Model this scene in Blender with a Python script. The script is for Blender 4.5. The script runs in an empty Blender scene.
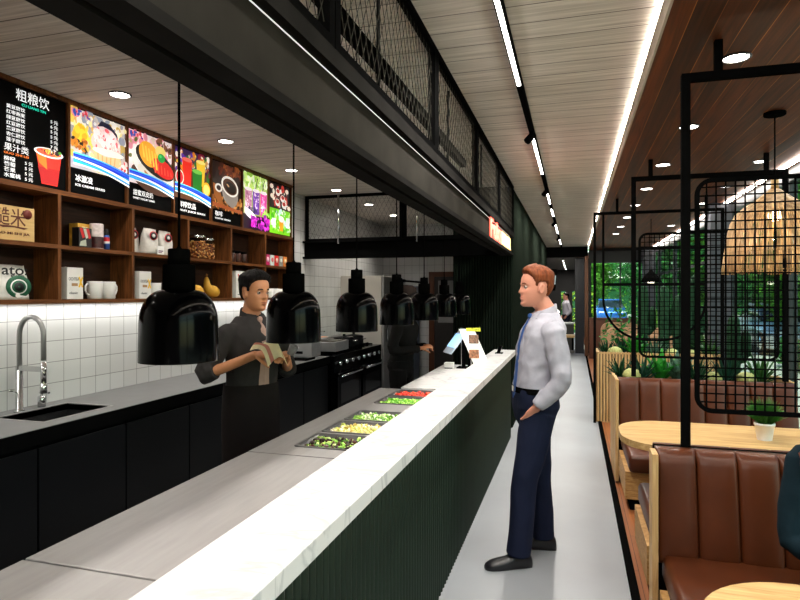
import bpy, bmesh, math, random
from mathutils import Vector, Matrix, noise
random.seed(7)
SC = bpy.context.scene
COL = SC.collection
PI = math.pi
V = Vector

# ------------------------------------------------------------------ helpers
def lin(h):
    h = h.lstrip('#')
    o = []
    for i in (0, 2, 4):
        c = int(h[i:i+2], 16) / 255
        o.append(c / 12.92 if c <= .04045 else ((c + .055) / 1.055) ** 2.4)
    return (o[0], o[1], o[2], 1)

class MB:
    """collects shapes into one mesh"""
    def __init__(s):
        s.bm = bmesh.new(); s.mi = 0; s.smooth = False
    def face(s, vs):
        try:
            f = s.bm.faces.new(vs); f.material_index = s.mi; f.smooth = s.smooth; return f
        except ValueError:
            return None
    def poly(s, pts):
        s.face([s.bm.verts.new(p) for p in pts]); return s
    def box(s, x0, x1, y0, y1, z0, z1, bev=0, M=None):
        c = [(x, y, z) for x in (x0, x1) for y in (y0, y1) for z in (z0, z1)]
        vs = [s.bm.verts.new(M @ V(p) if M else p) for p in c]
        fs = [(0, 1, 3, 2), (4, 6, 7, 5), (0, 4, 5, 1), (2, 3, 7, 6), (0, 2, 6, 4), (1, 5, 7, 3)]
        out = [s.face([vs[i] for i in f]) for f in fs]
        if bev:
            es = list({e for f in out for e in f.edges})
            r = bmesh.ops.bevel(s.bm, geom=es, offset=bev, segments=2, affect='EDGES', profile=.5)
            for f in r['faces']:
                f.material_index = s.mi
        return s
    def rings(s, rings, cap=True, closed=True, smooth=True):
        """loft a list of rings (each a list of points)"""
        sm = s.smooth; s.smooth = smooth
        R = [[s.bm.verts.new(p) for p in r] for r in rings]
        n = len(R[0])
        for a, b in zip(R, R[1:]):
            for i in range(n if closed else n - 1):
                j = (i + 1) % n
                s.face([a[i], a[j], b[j], b[i]])
        if cap and closed:
            s.face(R[0][::-1]); s.face(R[-1])
        s.smooth = sm
        return s
    def lathe(s, prof, c=(0, 0, 0), n=32, M=None, cap=True):
        rr = []
        for r, z in prof:
            ring = []
            for i in range(n):
                a = 2 * PI * i / n
                p = V((r * math.cos(a), r * math.sin(a), z))
                p = (M @ p) if M else p + V(c)
                ring.append(p)
            rr.append(ring)
        return s.rings(rr, cap)
    def cyl(s, p0, p1, r, r1=None, n=12):
        p0 = V(p0); p1 = V(p1); r1 = r if r1 is None else r1
        return s.tube([p0, p1], [r, r1], n)
    def tube(s, pts, rad, n=10, cap=True):
        pts = [V(p) for p in pts]
        if not hasattr(rad, '__len__'): rad = [rad] * len(pts)
        rr = []
        up = None
        for i, p in enumerate(pts):
            a = pts[max(0, i - 1)]; b = pts[min(len(pts) - 1, i + 1)]
            d = (b - a).normalized()
            if up is None:
                up = d.orthogonal().normalized()
            else:
                up = (up - d * up.dot(d))
                up = up.normalized() if up.length > 1e-6 else d.orthogonal().normalized()
            q = d.cross(up)
            r = rad[i]
            ru, rv = (r if hasattr(r, '__len__') else (r, r))
            rr.append([p + up * (ru * math.cos(2*PI*k/n)) + q * (rv * math.sin(2*PI*k/n)) for k in range(n)])
        return s.rings(rr, cap)
    def bar(s, p0, p1, w, h, up=(0, 0, 1)):
        p0 = V(p0); p1 = V(p1); d = (p1 - p0).normalized(); up = V(up)
        q = d.cross(up).normalized() * (w / 2); u = q.cross(d).normalized() * (h / 2)
        return s.rings([[p - q - u, p + q - u, p + q + u, p - q + u] for p in (p0, p1)], smooth=False)
    def ball(s, c, r, n=12, m=8, M=None):
        c = V(c); r = r if hasattr(r, '__len__') else (r, r, r)
        rr = []
        for j in range(m + 1):
            t = max(.02, min(PI - .02, PI * j / m))
            rr.append([])
            for i in range(n):
                a = 2 * PI * i / n
                p = V((r[0]*math.sin(t)*math.cos(a), r[1]*math.sin(t)*math.sin(a), -r[2]*math.cos(t)))
                rr[-1].append((M @ p if M else p) + c)
        return s.rings(rr)
    def prism(s, pts2, x0, x1, axis='x'):
        def P(a, b, t):
            return {'x': (t, a, b), 'y': (a, t, b), 'z': (a, b, t)}[axis]
        return s.rings([[P(a, b, t) for a, b in pts2] for t in (x0, x1)], smooth=False)
    def text(s, body, size, org, right=(0, 1, 0), up=(0, 0, 1), align='LEFT', ext=0.0006, bold=0, sx=1, fit=None):
        c = bpy.data.curves.new('lettering', 'FONT'); c.body = body; c.size = size; c.extrude = ext; c.align_x = align
        c.offset = bold; c.resolution_u = 3
        o = bpy.data.objects.new('lettering', c); COL.objects.link(o)
        me = bpy.data.meshes.new_from_object(o.evaluated_get(bpy.context.evaluated_depsgraph_get()))
        bpy.data.objects.remove(o); bpy.data.curves.remove(c)
        R = V(right); U = V(up); N = R.cross(U)
        if fit and me.vertices:
            w = max(v.co.x for v in me.vertices) - min(v.co.x for v in me.vertices)
            sx = fit / max(w, 1e-6)
        T = Matrix(((R.x*sx, U.x, N.x, org[0]), (R.y*sx, U.y, N.y, org[1]), (R.z*sx, U.z, N.z, org[2]), (0, 0, 0, 1)))
        me.transform(T)
        n0 = len(s.bm.faces)
        s.bm.from_mesh(me)
        s.bm.faces.ensure_lookup_table()
        for f in s.bm.faces[n0:]: f.material_index = s.mi
        bpy.data.meshes.remove(me)
        return s
    def mesh(s, name):
        bmesh.ops.recalc_face_normals(s.bm, faces=s.bm.faces)
        me = bpy.data.meshes.new(name); s.bm.to_mesh(me); s.bm.free()
        return me
    def build(s, name, mat, parent=None, world=True):
        me = s.mesh(name)
        for m in (mat if isinstance(mat, (list, tuple)) else [mat]): me.materials.append(m)
        return link(name, me, parent, world)

def link(name, me, parent=None, world=True):
    o = bpy.data.objects.new(name, me); COL.objects.link(o)
    if parent:
        if world:
            root = parent; off = V((0, 0, 0))
            while root: off = off + root.location; root = root.parent
            if off.length: me.transform(Matrix.Translation(-off))
        o.parent = parent
    return o

def tag(o, label, cat, group=None, kind=None):
    o['label'] = label; o['category'] = cat
    if group: o['group'] = group
    if kind: o['kind'] = kind
    return o
def thing(name, label, cat, loc=(0, 0, 0), group=None, rot=0):
    o = bpy.data.objects.new(name, None); COL.objects.link(o)
    o.location = loc; o.rotation_euler = (0, 0, rot); o.empty_display_size = .1
    return tag(o, label, cat, group)
def struct(name, mb, mat, parent=None):
    o = mb.build(name, mat, parent)
    o['kind'] = 'structure'
    return o
def dup(o, loc=None, rot=None, label=None, parent=None, scale=None, group=None):
    c = o.copy(); COL.objects.link(c)
    if parent: c.parent = parent
    if loc is not None: c.location = loc
    if rot is not None: c.rotation_euler = (0, 0, rot)
    if scale is not None: c.scale = (scale,)*3 if not hasattr(scale, '__len__') else scale
    if label: c['label'] = label
    if group: c['group'] = group
    for ch in [x for x in bpy.data.objects if x.parent == o]:
        dup(ch, parent=c)
    return c

def rrect(x0, x1, y0, y1, r, n=6):
    out = []
    for cx, cy, a0 in ((x1-r, y1-r, 0), (x0+r, y1-r, 90), (x0+r, y0+r, 180), (x1-r, y0+r, 270)):
        for i in range(n + 1):
            a = math.radians(a0 + 90 * i / n)
            out.append((cx + r*math.cos(a), cy + r*math.sin(a)))
    return out

# ------------------------------------------------------------------ materials
_mats = {}
def nt(name):
    m = bpy.data.materials.new(name); m.use_nodes = True
    n = m.node_tree.nodes; l = m.node_tree.links
    b = n['Principled BSDF']
    return m, n, l, b
def mat(name, col, rough=.5, metal=0, var=.08, scale=12, bump=0, emit=0, coat=0, spec=None, stretch=(1, 1, 1), trans=0, sheen=0):
    """plain procedural surface: colour varied by noise, optional bump"""
    if name in _mats: return _mats[name]
    m, n, l, b = nt(name)
    c = lin(col)
    tc = n.new('ShaderNodeTexCoord'); mp = n.new('ShaderNodeMapping'); mp.inputs['Scale'].default_value = stretch
    no = n.new('ShaderNodeTexNoise'); no.inputs['Scale'].default_value = scale; no.inputs['Detail'].default_value = 4
    l.new(tc.outputs['Object'], mp.inputs[0]); l.new(mp.outputs[0], no.inputs['Vector'])
    rp = n.new('ShaderNodeValToRGB')
    rp.color_ramp.elements[0].position = .3; rp.color_ramp.elements[1].position = .7
    rp.color_ramp.elements[0].color = tuple(x*(1-var) for x in c[:3]) + (1,)
    rp.color_ramp.elements[1].color = tuple(min(1, x*(1+var)) for x in c[:3]) + (1,)
    l.new(no.outputs[0], rp.inputs[0]); l.new(rp.outputs[0], b.inputs['Base Color'])
    b.inputs['Roughness'].default_value = rough; b.inputs['Metallic'].default_value = metal
    if coat: b.inputs['Coat Weight'].default_value = coat
    if sheen: b.inputs['Sheen Weight'].default_value = sheen
    if spec is not None: b.inputs['Specular IOR Level'].default_value = spec
    if bump:
        bp = n.new('ShaderNodeBump'); bp.inputs['Strength'].default_value = bump; bp.inputs['Distance'].default_value = .01
        l.new(no.outputs[0], bp.inputs['Height']); l.new(bp.outputs[0], b.inputs['Normal'])
    if emit:
        l.new(rp.outputs[0], b.inputs['Emission Color']); b.inputs['Emission Strength'].default_value = emit
    _mats[name] = m
    return m
def glow(name, col, strength):
    if name in _mats: return _mats[name]
    m, n, l, b = nt(name)
    b.inputs['Base Color'].default_value = lin(col); b.inputs['Emission Color'].default_value = lin(col)
    b.inputs['Emission Strength'].default_value = strength
    _mats[name] = m
    return m
def glass(name, col='#ffffff', tint=.9, gloss=.08):
    """clear pane: mostly see-through with a fresnel reflection"""
    if name in _mats: return _mats[name]
    m, n, l, b = nt(name)
    n.remove(b)
    t = n.new('ShaderNodeBsdfTransparent'); g = n.new('ShaderNodeBsdfGlossy'); x = n.new('ShaderNodeMixShader'); f = n.new('ShaderNodeFresnel')
    c = lin(col); t.inputs[0].default_value = (c[0]*tint, c[1]*tint, c[2]*tint, 1); g.inputs['Roughness'].default_value = .03
    f.inputs[0].default_value = 1.3; mu = n.new('ShaderNodeMath'); mu.operation = 'MULTIPLY'; mu.inputs[1].default_value = .3
    l.new(f.outputs[0], mu.inputs[0]); l.new(mu.outputs[0], x.inputs[0]); l.new(t.outputs[0], x.inputs[1]); l.new(g.outputs[0], x.inputs[2])
    l.new(x.outputs[0], n['Material Output'].inputs[0])
    _mats[name] = m
    return m
def swz(n, l, tc, order, shift=0):
    a = n.new('ShaderNodeSeparateXYZ'); b = n.new('ShaderNodeCombineXYZ'); l.new(tc.outputs['Object'], a.inputs[0])
    for i, c in enumerate(order): l.new(a.outputs['xyz'.index(c)], b.inputs[i])
    s = n.new('ShaderNodeVectorMath'); s.inputs[1].default_value = (shift, 0, 0); l.new(b.outputs[0], s.inputs[0])
    return s
def planks(name, c1, c2, seam, w, length, rotz, rough=.5, grain=.35, gap=.004, plane='xy', gs=(1.2, 30, 30), coat=0, bump=.25):
    """boards running along texture x, with grain"""
    m, n, l, b = nt(name)
    tc = n.new('ShaderNodeTexCoord'); mp = swz(n, l, tc, rotz, length*.17 if length > 9 else 0)
    br = n.new('ShaderNodeTexBrick'); br.offset = .37; br.squash = 1
    br.inputs['Scale'].default_value = 1; br.inputs['Brick Width'].default_value = length; br.inputs['Row Height'].default_value = w
    br.inputs['Mortar Size'].default_value = gap; br.inputs['Mortar Smooth'].default_value = .2; br.inputs['Bias'].default_value = 0
    br.inputs['Color1'].default_value = lin(c1); br.inputs['Color2'].default_value = lin(c2); br.inputs['Mortar'].default_value = lin(seam)
    l.new(mp.outputs[0], br.inputs['Vector'])
    mg = n.new('ShaderNodeMapping'); mg.inputs['Scale'].default_value = gs; l.new(mp.outputs[0], mg.inputs[0])
    no = n.new('ShaderNodeTexNoise'); no.inputs['Scale'].default_value = 1.6; no.inputs['Detail'].default_value = 8; no.inputs['Distortion'].default_value = .8
    l.new(mg.outputs[0], no.inputs['Vector'])
    rp = n.new('ShaderNodeValToRGB'); rp.color_ramp.elements[0].position = .3; rp.color_ramp.elements[1].position = .68
    k = 1 - grain
    rp.color_ramp.elements[0].color = (k, k*.97, k*.94, 1); rp.color_ramp.elements[1].color = (1, 1, 1, 1)
    l.new(no.outputs[0], rp.inputs[0])
    mx = n.new('ShaderNodeMix'); mx.data_type = 'RGBA'; mx.blend_type = 'MULTIPLY'; mx.inputs[0].default_value = 1
    l.new(br.outputs[0], mx.inputs[6]); l.new(rp.outputs[0], mx.inputs[7]); l.new(mx.outputs[2], b.inputs['Base Color'])
    b.inputs['Roughness'].default_value = rough
    b.inputs['Specular IOR Level'].default_value = .2
    bp = n.new('ShaderNodeBump'); bp.inputs['Strength'].default_value = bump; bp.inputs['Distance'].default_value = .003; bp.invert = True
    l.new(br.outputs['Fac'], bp.inputs['Height']); l.new(bp.outputs[0], b.inputs['Normal'])
    return m
def wood(name, c1, c2, rough=.5, stretch=(1, 1, 18), scale=3, coat=0):
    """grain stretched across two axes, running along the axis with the smallest stretch"""
    if name in _mats: return _mats[name]
    m, n, l, b = nt(name)
    tc = n.new('ShaderNodeTexCoord'); mp = n.new('ShaderNodeMapping'); mp.inputs['Scale'].default_value = stretch
    no = n.new('ShaderNodeTexNoise'); no.inputs['Scale'].default_value = scale; no.inputs['Detail'].default_value = 9
    no.inputs['Roughness'].default_value = .6; no.inputs['Distortion'].default_value = 1.1
    l.new(tc.outputs['Object'], mp.inputs[0]); l.new(mp.outputs[0], no.inputs['Vector'])
    rp = n.new('ShaderNodeValToRGB'); rp.color_ramp.elements[0].position = .35; rp.color_ramp.elements[1].position = .65
    rp.color_ramp.elements[0].color = lin(c1); rp.color_ramp.elements[1].color = lin(c2)
    l.new(no.outputs[0], rp.inputs[0]); l.new(rp.outputs[0], b.inputs['Base Color'])
    b.inputs['Roughness'].default_value = rough; b.inputs['Specular IOR Level'].default_value = .2
    bp = n.new('ShaderNodeBump'); bp.inputs['Strength'].default_value = .15; bp.inputs['Distance'].default_value = .003
    l.new(no.outputs[0], bp.inputs['Height']); l.new(bp.outputs[0], b.inputs['Normal'])
    _mats[name] = m
    return m
def tiles(name, rot='xyz', size=.143, col='#d9d9d8', grout='#8b8b8a', loc=(0, 0, 0)):
    m, n, l, b = nt(name)
    tc = n.new('ShaderNodeTexCoord'); mp = swz(n, l, tc, rot)
    br = n.new('ShaderNodeTexBrick'); br.offset = 0; br.inputs['Scale'].default_value = 1
    br.inputs['Brick Width'].default_value = size; br.inputs['Row Height'].default_value = size
    br.inputs['Mortar Size'].default_value = .0022; br.inputs['Mortar Smooth'].default_value = .1
    br.inputs['Color1'].default_value = lin(col); br.inputs['Color2'].default_value = lin('#d2d2d0'); br.inputs['Mortar'].default_value = lin(grout)
    l.new(mp.outputs[0], br.inputs['Vector']); l.new(br.outputs[0], b.inputs['Base Color'])
    b.inputs['Roughness'].default_value = .22
    no = n.new('ShaderNodeTexNoise'); no.inputs['Scale'].default_value = 9; l.new(tc.outputs['Object'], no.inputs['Vector'])
    ad = n.new('ShaderNodeMath'); ad.operation = 'MULTIPLY_ADD'; ad.inputs[1].default_value = -1; l.new(br.outputs['Fac'], ad.inputs[0]); l.new(no.outputs[0], ad.inputs[2])
    bp = n.new('ShaderNodeBump'); bp.inputs['Strength'].default_value = .3; bp.inputs['Distance'].default_value = .004
    l.new(ad.outputs[0], bp.inputs['Height']); l.new(bp.outputs[0], b.inputs['Normal'])
    return m
def marble(name):
    m, n, l, b = nt(name)
    tc = n.new('ShaderNodeTexCoord'); mp = n.new('ShaderNodeMapping'); mp.inputs['Rotation'].default_value = (0, 0, .6); mp.inputs['Scale'].default_value = (1, 2.2, 1)
    no = n.new('ShaderNodeTexNoise'); no.inputs['Scale'].default_value = 1.4; no.inputs['Detail'].default_value = 10; no.inputs['Distortion'].default_value = 1.6
    l.new(tc.outputs['Object'], mp.inputs[0]); l.new(mp.outputs[0], no.inputs['Vector'])
    rp = n.new('ShaderNodeValToRGB'); e = rp.color_ramp.elements
    e[0].position = .46; e[0].color = lin('#d2d2d1'); e[1].position = .5; e[1].color = lin('#b9babb')
    x = e.new(.53); x.color = lin('#d4d4d3')
    l.new(no.outputs[0], rp.inputs[0]); l.new(rp.outputs[0], b.inputs['Base Color'])
    b.inputs['Roughness'].default_value = .25
    return m

m_black = mat('black_steel', '#0b0b0b', .6, .0, .15, 6, spec=0)
m_blackgloss = mat('black_gloss', '#020203', .14, 0, .1, 6, spec=.09)
m_beam = mat('beam_steel', '#201f1e', .6, 0, .2, 5, bump=.05, spec=0)
m_steel = mat('brushed_steel', '#989695', .36, .2, .07, 8, stretch=(6, .6, 6))
m_chrome = mat('chrome', '#d0d0d0', .14, 1, .04, 6)
m_white = mat('white_plastic', '#e8e8e6', .4, 0, .03, 9)
m_cab = mat('cabinet_black', '#0c0d0f', .42, 0, .12, 4, spec=.25)
m_conc = mat('concrete_top', '#636363', .42, 0, .07, 9, bump=.02)
m_green = mat('green_panel', '#17231a', .5, 0, .12, 7, spec=.25)
m_darkgreen = mat('dark_green_wall', '#131914', .6, 0, .15, 3, spec=0)
m_marble = marble('white_marble')
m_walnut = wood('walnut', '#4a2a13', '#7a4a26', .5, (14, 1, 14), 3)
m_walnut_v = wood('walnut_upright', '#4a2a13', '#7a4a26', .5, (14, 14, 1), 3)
m_walnut_shaded = wood('walnut_shaded', '#1e1007', '#351d0d', .6, (14, 1, 14), 3)  # walnut darkened for the back panel, shade inside the cubbies put into its colour
m_oak = wood('oak', '#a8834f', '#c9a872', .45, (1, 12, 12), 3)
m_oak_v = wood('oak_upright', '#b08a5a', '#cfac7a', .5, (12, 12, 1), 3)
m_oak_edge = wood('oak_edge', '#9a7040', '#c89c62', .5, (3, 3, 20), 4)
m_leather = mat('brown_leather', '#4e2510', .38, 0, .18, 5, bump=.06, spec=.3)
m_leather_o = mat('tan_leather', '#7a4126', .36, 0, .14, 5, bump=.06)
m_skin = mat('skin', '#c98f72', .5, 0, .06, 20)
m_ceil = planks('ceiling_planks', '#e9e1d7', '#e0d8cd', '#766e65', .18, 400, 'xyz', .65, .36)
m_soffit = planks('soffit_boards', '#783a10', '#4c230a', '#d4812f', .12, 400, 'yxz', .5, .65, .0016, gs=(.9, 22, 22))
m_wfloor = planks('wood_floor', '#a2643a', '#8a5230', '#4a2a16', .12, 1.4, 'yxz', .4, .3, .002)
m_tile_l = tiles('wall_tile_side', 'yzx')
m_tile_b = tiles('wall_tile_back', 'xzy')
m_led = glow('led_white', '#fff8ee', 14)
m_led_cove = glow('led_cove', '#fff4e6', 70)
m_led_dim = glow('led_line', '#ffffff', .35)
# ------------------------------------------------------------------ camera
CAM = (0, 0, 1.6)
cam = bpy.data.cameras.new('camera'); camo = bpy.data.objects.new('camera', cam); COL.objects.link(camo)
camo.location = CAM; camo.rotation_euler = (PI/2, 0, math.radians(16.4))
cam.sensor_width = 36; cam.lens = 36 * 591 / 800; cam.shift_y = -5/800; cam.clip_end = 200; cam.clip_start = .05
SC.camera = camo

# ------------------------------------------------------------------ the shell
XL, XW, HC, HS, XF = -3.41, 1.95, 2.9, 2.793, .386      # left wall, window wall, ceilings, fascia
YN, YB, YE = -2.6, 10.5, 25.0
def m_floor():
    m, n, l, b = nt('concrete_floor')
    tc = n.new('ShaderNodeTexCoord'); no = n.new('ShaderNodeTexNoise'); no.inputs['Scale'].default_value = 1.2; no.inputs['Detail'].default_value = 7
    l.new(tc.outputs['Object'], no.inputs['Vector'])
    rp = n.new('ShaderNodeValToRGB'); rp.color_ramp.elements[0].color = lin('#7f8286'); rp.color_ramp.elements[1].color = lin('#8b8f94')
    rp.color_ramp.elements[0].position = .3; rp.color_ramp.elements[1].position = .7
    l.new(no.outputs[0], rp.inputs[0]); l.new(rp.outputs[0], b.inputs['Base Color']); b.inputs['Roughness'].default_value = .42
    return m
M_FLOOR = m_floor()
struct('floor', MB().box(XL-.1, .29, YN, YE, -.1, 0), M_FLOOR)
struct('floor', MB().box(.335, XW+.1, YN, YE, -.1, 0), m_wfloor)
struct('trim_1', MB().box(.29, .335, YN, 16.2, -.1, .012), m_black)
struct('ceiling', MB().box(XL-.1, XF+.03, YN, 16.6, HC, HC+.1), m_ceil)
struct('ceiling', MB().box(XF+.0, XW+.1, YN, 16.6, HS, HC), m_soffit)
struct('ceiling', MB().box(-1.6, .46, 16.7, YE, 2.62, 2.75), mat('dim_ceiling', '#6a6058', .6))
struct('trim_2', MB().box(XF-.012, XF, YN, 16.2, HS-.006, HC-.008), mat('fascia', '#b6a998', .6))
struct('trim_3', MB().box(-.78, .36, 16.6, 16.7, 2.62, 2.95), m_black)
cv = MB().box(XF-.012, XF, YN, 16.2, HC-.008, HC-.001).build('cove_light_strip', m_led_cove)
tag(cv, 'long glowing white light strip along the edge between pale and wooden ceiling', 'light strip')
struct('wall_left', MB().box(XL-.1, XL, YN, YB+.1, 0, HC), m_tile_l)
struct('wall_back', MB().box(XL, -1.2, YB, YB+.1, 0, HC), m_tile_b)
struct('wall_rear', MB().box(XL-.1, XW+.1, YN-.1, YN, 0, HC), mat('rear_wall', '#8a8278', .7))
# fluted dark green partition between kitchen and aisle
fl = MB(); YP = 7.22; n = 22
pts = []
x0, x1 = -1.44, -.71
for i in range(n):
    a = x0 + (x1-x0)*i/n; w = (x1-x0)/n
    for k in range(6):
        u = k/5
        pts.append((a + w*(.06+.88*u), YP - .016*math.sin(PI*u)))
    pts.append((a + w*.97, YP + .004)); pts.append((a + w*1.03, YP + .004))
pts += [(x1, YP+.1), (x0, YP+.1)]
fl.prism(pts, 0, HC, 'z')
struct('wall_partition', fl, m_darkgreen)
struct('wall_aisle', MB().box(-.83, -.71, YP+.1, 16.6, 0, HC), mat('aisle_wall', '#171c17', .9, 0, .08, 1.5, spec=0))
we = MB()
for a, b in ((-1.6, -.50), (-.34, -.06), (.14, .46)): we.box(a, b, YE, YE+.1, 0, 2.75)
for a, b in ((-.50, -.34), (-.06, .14)): we.box(a, b, YE, YE+.1, 1.75, 2.75)
struct('wall_end', we, mat('end_wall', '#191512', .6))
struct('wall_side', MB().box(.38, .46, 17.1, YE, 0, 2.75), mat('end_wall', '#191512', .6))
struct('wall_side', MB().box(-1.7, -1.6, 16.6, YE, 0, 2.75), mat('end_wall', '#191512', .6))
# dark wooden post and steel column that end the aisle
struct('trim_4', MB().box(.27, .36, 16.2, 16.75, 0, 2.62), mat('end_post', '#5a3214', .5, stretch=(8, 8, 1)))
struct('trim_5', MB().box(.03, .265, 16.9, 17.1, 0, 2.62), mat('navy_column', '#12171f', .4))

# window wall: mullions, transom, panes
m_frame = mat('window_frame', '#15171a', .4)
m_pane = glass('window_glass', '#dfeee6', .93)
ys = [YN, -.4, 1.9, 4.2, 6.45, 8.65, 10.9, 13.2, 15.5, 16.6]
for i, (a, b) in enumerate(zip(ys, ys[1:])):
    top = HS if b <= 16.6 else 2.62
    w = MB()
    w.box(XW, XW+.07, a, a+.06, 0, top); w.box(XW, XW+.07, b-.06, b, 0, top)
    w.box(XW, XW+.07, a+.06, b-.06, 0, .1); w.box(XW, XW+.07, a+.06, b-.06, top-.12, top)
    w.box(XW+.01, XW+.06, a+.06, b-.06, 2.08, 2.13)
    o = struct('window_%d' % (i+1), w, m_frame)
    MB().box(XW+.03, XW+.038, a+.06, b-.06, .1, 2.08).box(XW+.03, XW+.038, a+.06, b-.06, 2.13, top-.12).build('glass_pane', m_pane, o)
w = MB().box(.38, .43, 16.55, 16.62, 0, HS).box(XW-.06, XW, 16.55, 16.62, 0, HS).box(.43, XW-.06, 16.55, 16.62, 0, .1).box(.43, XW-.06, 16.55, 16.62, 2.45, HS).box(1.15, 1.19, 16.56, 16.61, .1, 2.45)
o = struct('window_12', w, m_frame)
MB().box(.43, 1.15, 16.58, 16.588, .1, 2.45).build('glass_pane', m_pane, o); MB().box(1.19, XW-.06, 16.58, 16.588, .1, 2.45).build('glass_pane', m_pane, o)
m_slate = mat('slate_column', '#3a3b42', .6, 0, .2, 6)
struct('column_1', MB().box(1.70, XW, 8.5, 8.82, 0, HS), m_slate)
struct('column_2', MB().box(1.66, XW, 15.9, 16.2, 0, HS), m_slate)
# light line along the head of the windows
o = MB().box(1.855, 1.885, YN+.2, 16.4, HS-.022, HS-.001).build('linear_light', m_led)
tag(o, 'white linear ceiling light running along the head of the windows', 'light strip')

# ------------------------------------------------------------------ lights
def spot(loc, w, size=120, blend=.6, col=(1, .93, .84), r=.05, aim=None):
    d = bpy.data.lights.new('downlight_beam', 'SPOT'); d.energy = w; d.spot_size = math.radians(size); d.spot_blend = blend
    d.color = col; d.shadow_soft_size = r
    o = bpy.data.objects.new('downlight_beam', d); COL.objects.link(o); o.location = loc
    if aim: o.rotation_euler = (V(aim) - V(loc)).to_track_quat('-Z', 'Y').to_euler()
    return o
def area(loc, sx, sy, w, rot=(0, 0, 0), col=(1, .95, .88), spread=180):
    d = bpy.data.lights.new('fixture_glow', 'AREA'); d.shape = 'RECTANGLE'; d.size = sx; d.size_y = sy; d.energy = w; d.color = col
    d.spread = math.radians(spread)
    o = bpy.data.objects.new('fixture_glow', d); COL.objects.link(o); o.location = loc; o.rotation_euler = rot
    return o
ORD = ['nearest', 'second nearest', 'third nearest', 'fourth nearest', 'fifth nearest', 'sixth nearest', 'seventh nearest', 'eighth nearest', 'ninth nearest', 'tenth nearest']
m_ring = mat('downlight_ring', '#2a2a2a', .4)
def downlight():
    t = thing('ceiling_downlight', 'x', 'ceiling light')
    MB().lathe([(.064, -.008), (.070, -.006), (.070, 0), (.058, 0), (.058, -.008)], cap=False).build('trim_ring', m_ring, t)
    MB().lathe([(.0001, -.004), (.058, -.004), (.058, -.001), (.0001, -.001)]).build('lens', m_led, t)
    return t
DL = downlight()
def place_dl(x, y, z, label, group, w, first=[True], **k):
    o = DL if first[0] else dup(DL)
    first[0] = False
    o.location = (x, y, z); o['label'] = label; o['group'] = group
    if w: spot((x, y, z-.02), w, **k)
for i in range(6):
    place_dl(-2.82, 3.16+1.21*i, HC, 'round recessed downlight in the pale kitchen ceiling, %s to the camera' % ORD[i], 'downlights in the kitchen ceiling', 27, r=.1)
for i in range(-3, 0):
    spot((-2.82, 3.16+1.21*i, HC-.02), 30)
for i in range(8):
    place_dl(.78, 3.32+1.27*i, HS, 'round recessed downlight in the aisle-side row of the wooden ceiling, %s to the camera' % ORD[i], 'downlights in the wooden ceiling', 19)
for i in range(7):
    place_dl(1.6, 4.68+1.27*i, HS, 'round recessed downlight in the window-side row of the wooden ceiling, %s to the camera' % ORD[i], 'downlights in the wooden ceiling', 19)
for y in (-.5, .78, 2.05): spot((.78, y, HS-.02), 19); spot((1.6, y+.1, HS-.02), 19)

# ceiling track above the aisle
TX = -.316
tr = thing('track_light', 'black ceiling track with white light bars running down the middle of the aisle', 'ceiling light', (TX, 3, HC))
MB().box(TX-.019, TX+.019, YN+.3, 16.3, HC-.04, HC).build('rail', m_black, tr)
for a, b in ((-.9, -.15), (-.13, .62), (2.09, 2.83), (2.85, 3.6), (4.76, 5.51), (5.53, 6.3), (7.6, 8.4), (8.95, 9.75), (11, 11.75), (11.77, 12.5), (13.9, 15.2)):
    MB().box(TX-.010, TX+.010, a, b, HC-.046, HC-.0395).build('light_bar', m_led, tr)
    area((TX, (a+b)/2, HC-.06), .04, b-a, 14*(b-a)/.75)
for y in (4.66, 7.2, 10.4, 13.2):
    MB().cyl((TX, y, HC-.04), (TX, y, HC-.075), .012).cyl((TX-.03, y-.03, HC-.12), (TX+.015, y+.01, HC-.06), .028, n=16).build('spotlight_head', m_black, tr)
    spot((TX-.034, y-.034, HC-.13), 5, 70, .5, aim=(TX-.7, y-.7, 1))

t = thing('track_light', 'short ceiling track of small spots in the dim room past the aisle end', 'ceiling light', (-.3, 20, 2.6))
MB().box(-.315, -.285, 17.2, 24.5, 2.59, 2.62).build('rail', m_black, t)
for y in (17.8, 19.2, 20.6, 22, 23.4):
    MB().box(-.31, -.29, y-.25, y+.25, 2.584, 2.5905).build('light_bar', m_led, t)
    area((-.3, y, 2.57), .05, .5, 12)
# camera-side daylight and sky
w = bpy.data.worlds.new('world'); SC.world = w; w.use_nodes = True
n = w.node_tree.nodes; l = w.node_tree.links
sk = n.new('ShaderNodeTexSky'); sk.sky_type = 'NISHITA'; sk.sun_disc = False; sk.sun_elevation = math.radians(38); sk.sun_rotation = math.radians(120)
l.new(sk.outputs[0], n['Background'].inputs[0]); n['Background'].inputs[1].default_value = .35
sd = bpy.data.lights.new('sun', 'SUN'); sd.energy = 6; sd.angle = math.radians(2); sd.color = (1, .95, .86)
so = bpy.data.objects.new('sun', sd); COL.objects.link(so); so.rotation_euler = V((.12, .6, -.75)).to_track_quat('-Z', 'Y').to_euler()

SC.view_settings.view_transform = 'Standard'; SC.view_settings.look = 'None'; SC.view_settings.gamma = 1
SC.view_settings.use_curve_mapping = False
SC.view_settings.exposure = .88
SC.cycles.max_bounces = 7; SC.cycles.diffuse_bounces = 4; SC.cycles.glossy_bounces = 4; SC.cycles.transparent_max_bounces = 24
SC.cycles.sample_clamp_indirect = 4; SC.cycles.use_denoising = True; SC.cycles.caustics_reflective = False; SC.cycles.caustics_refractive = False
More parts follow.
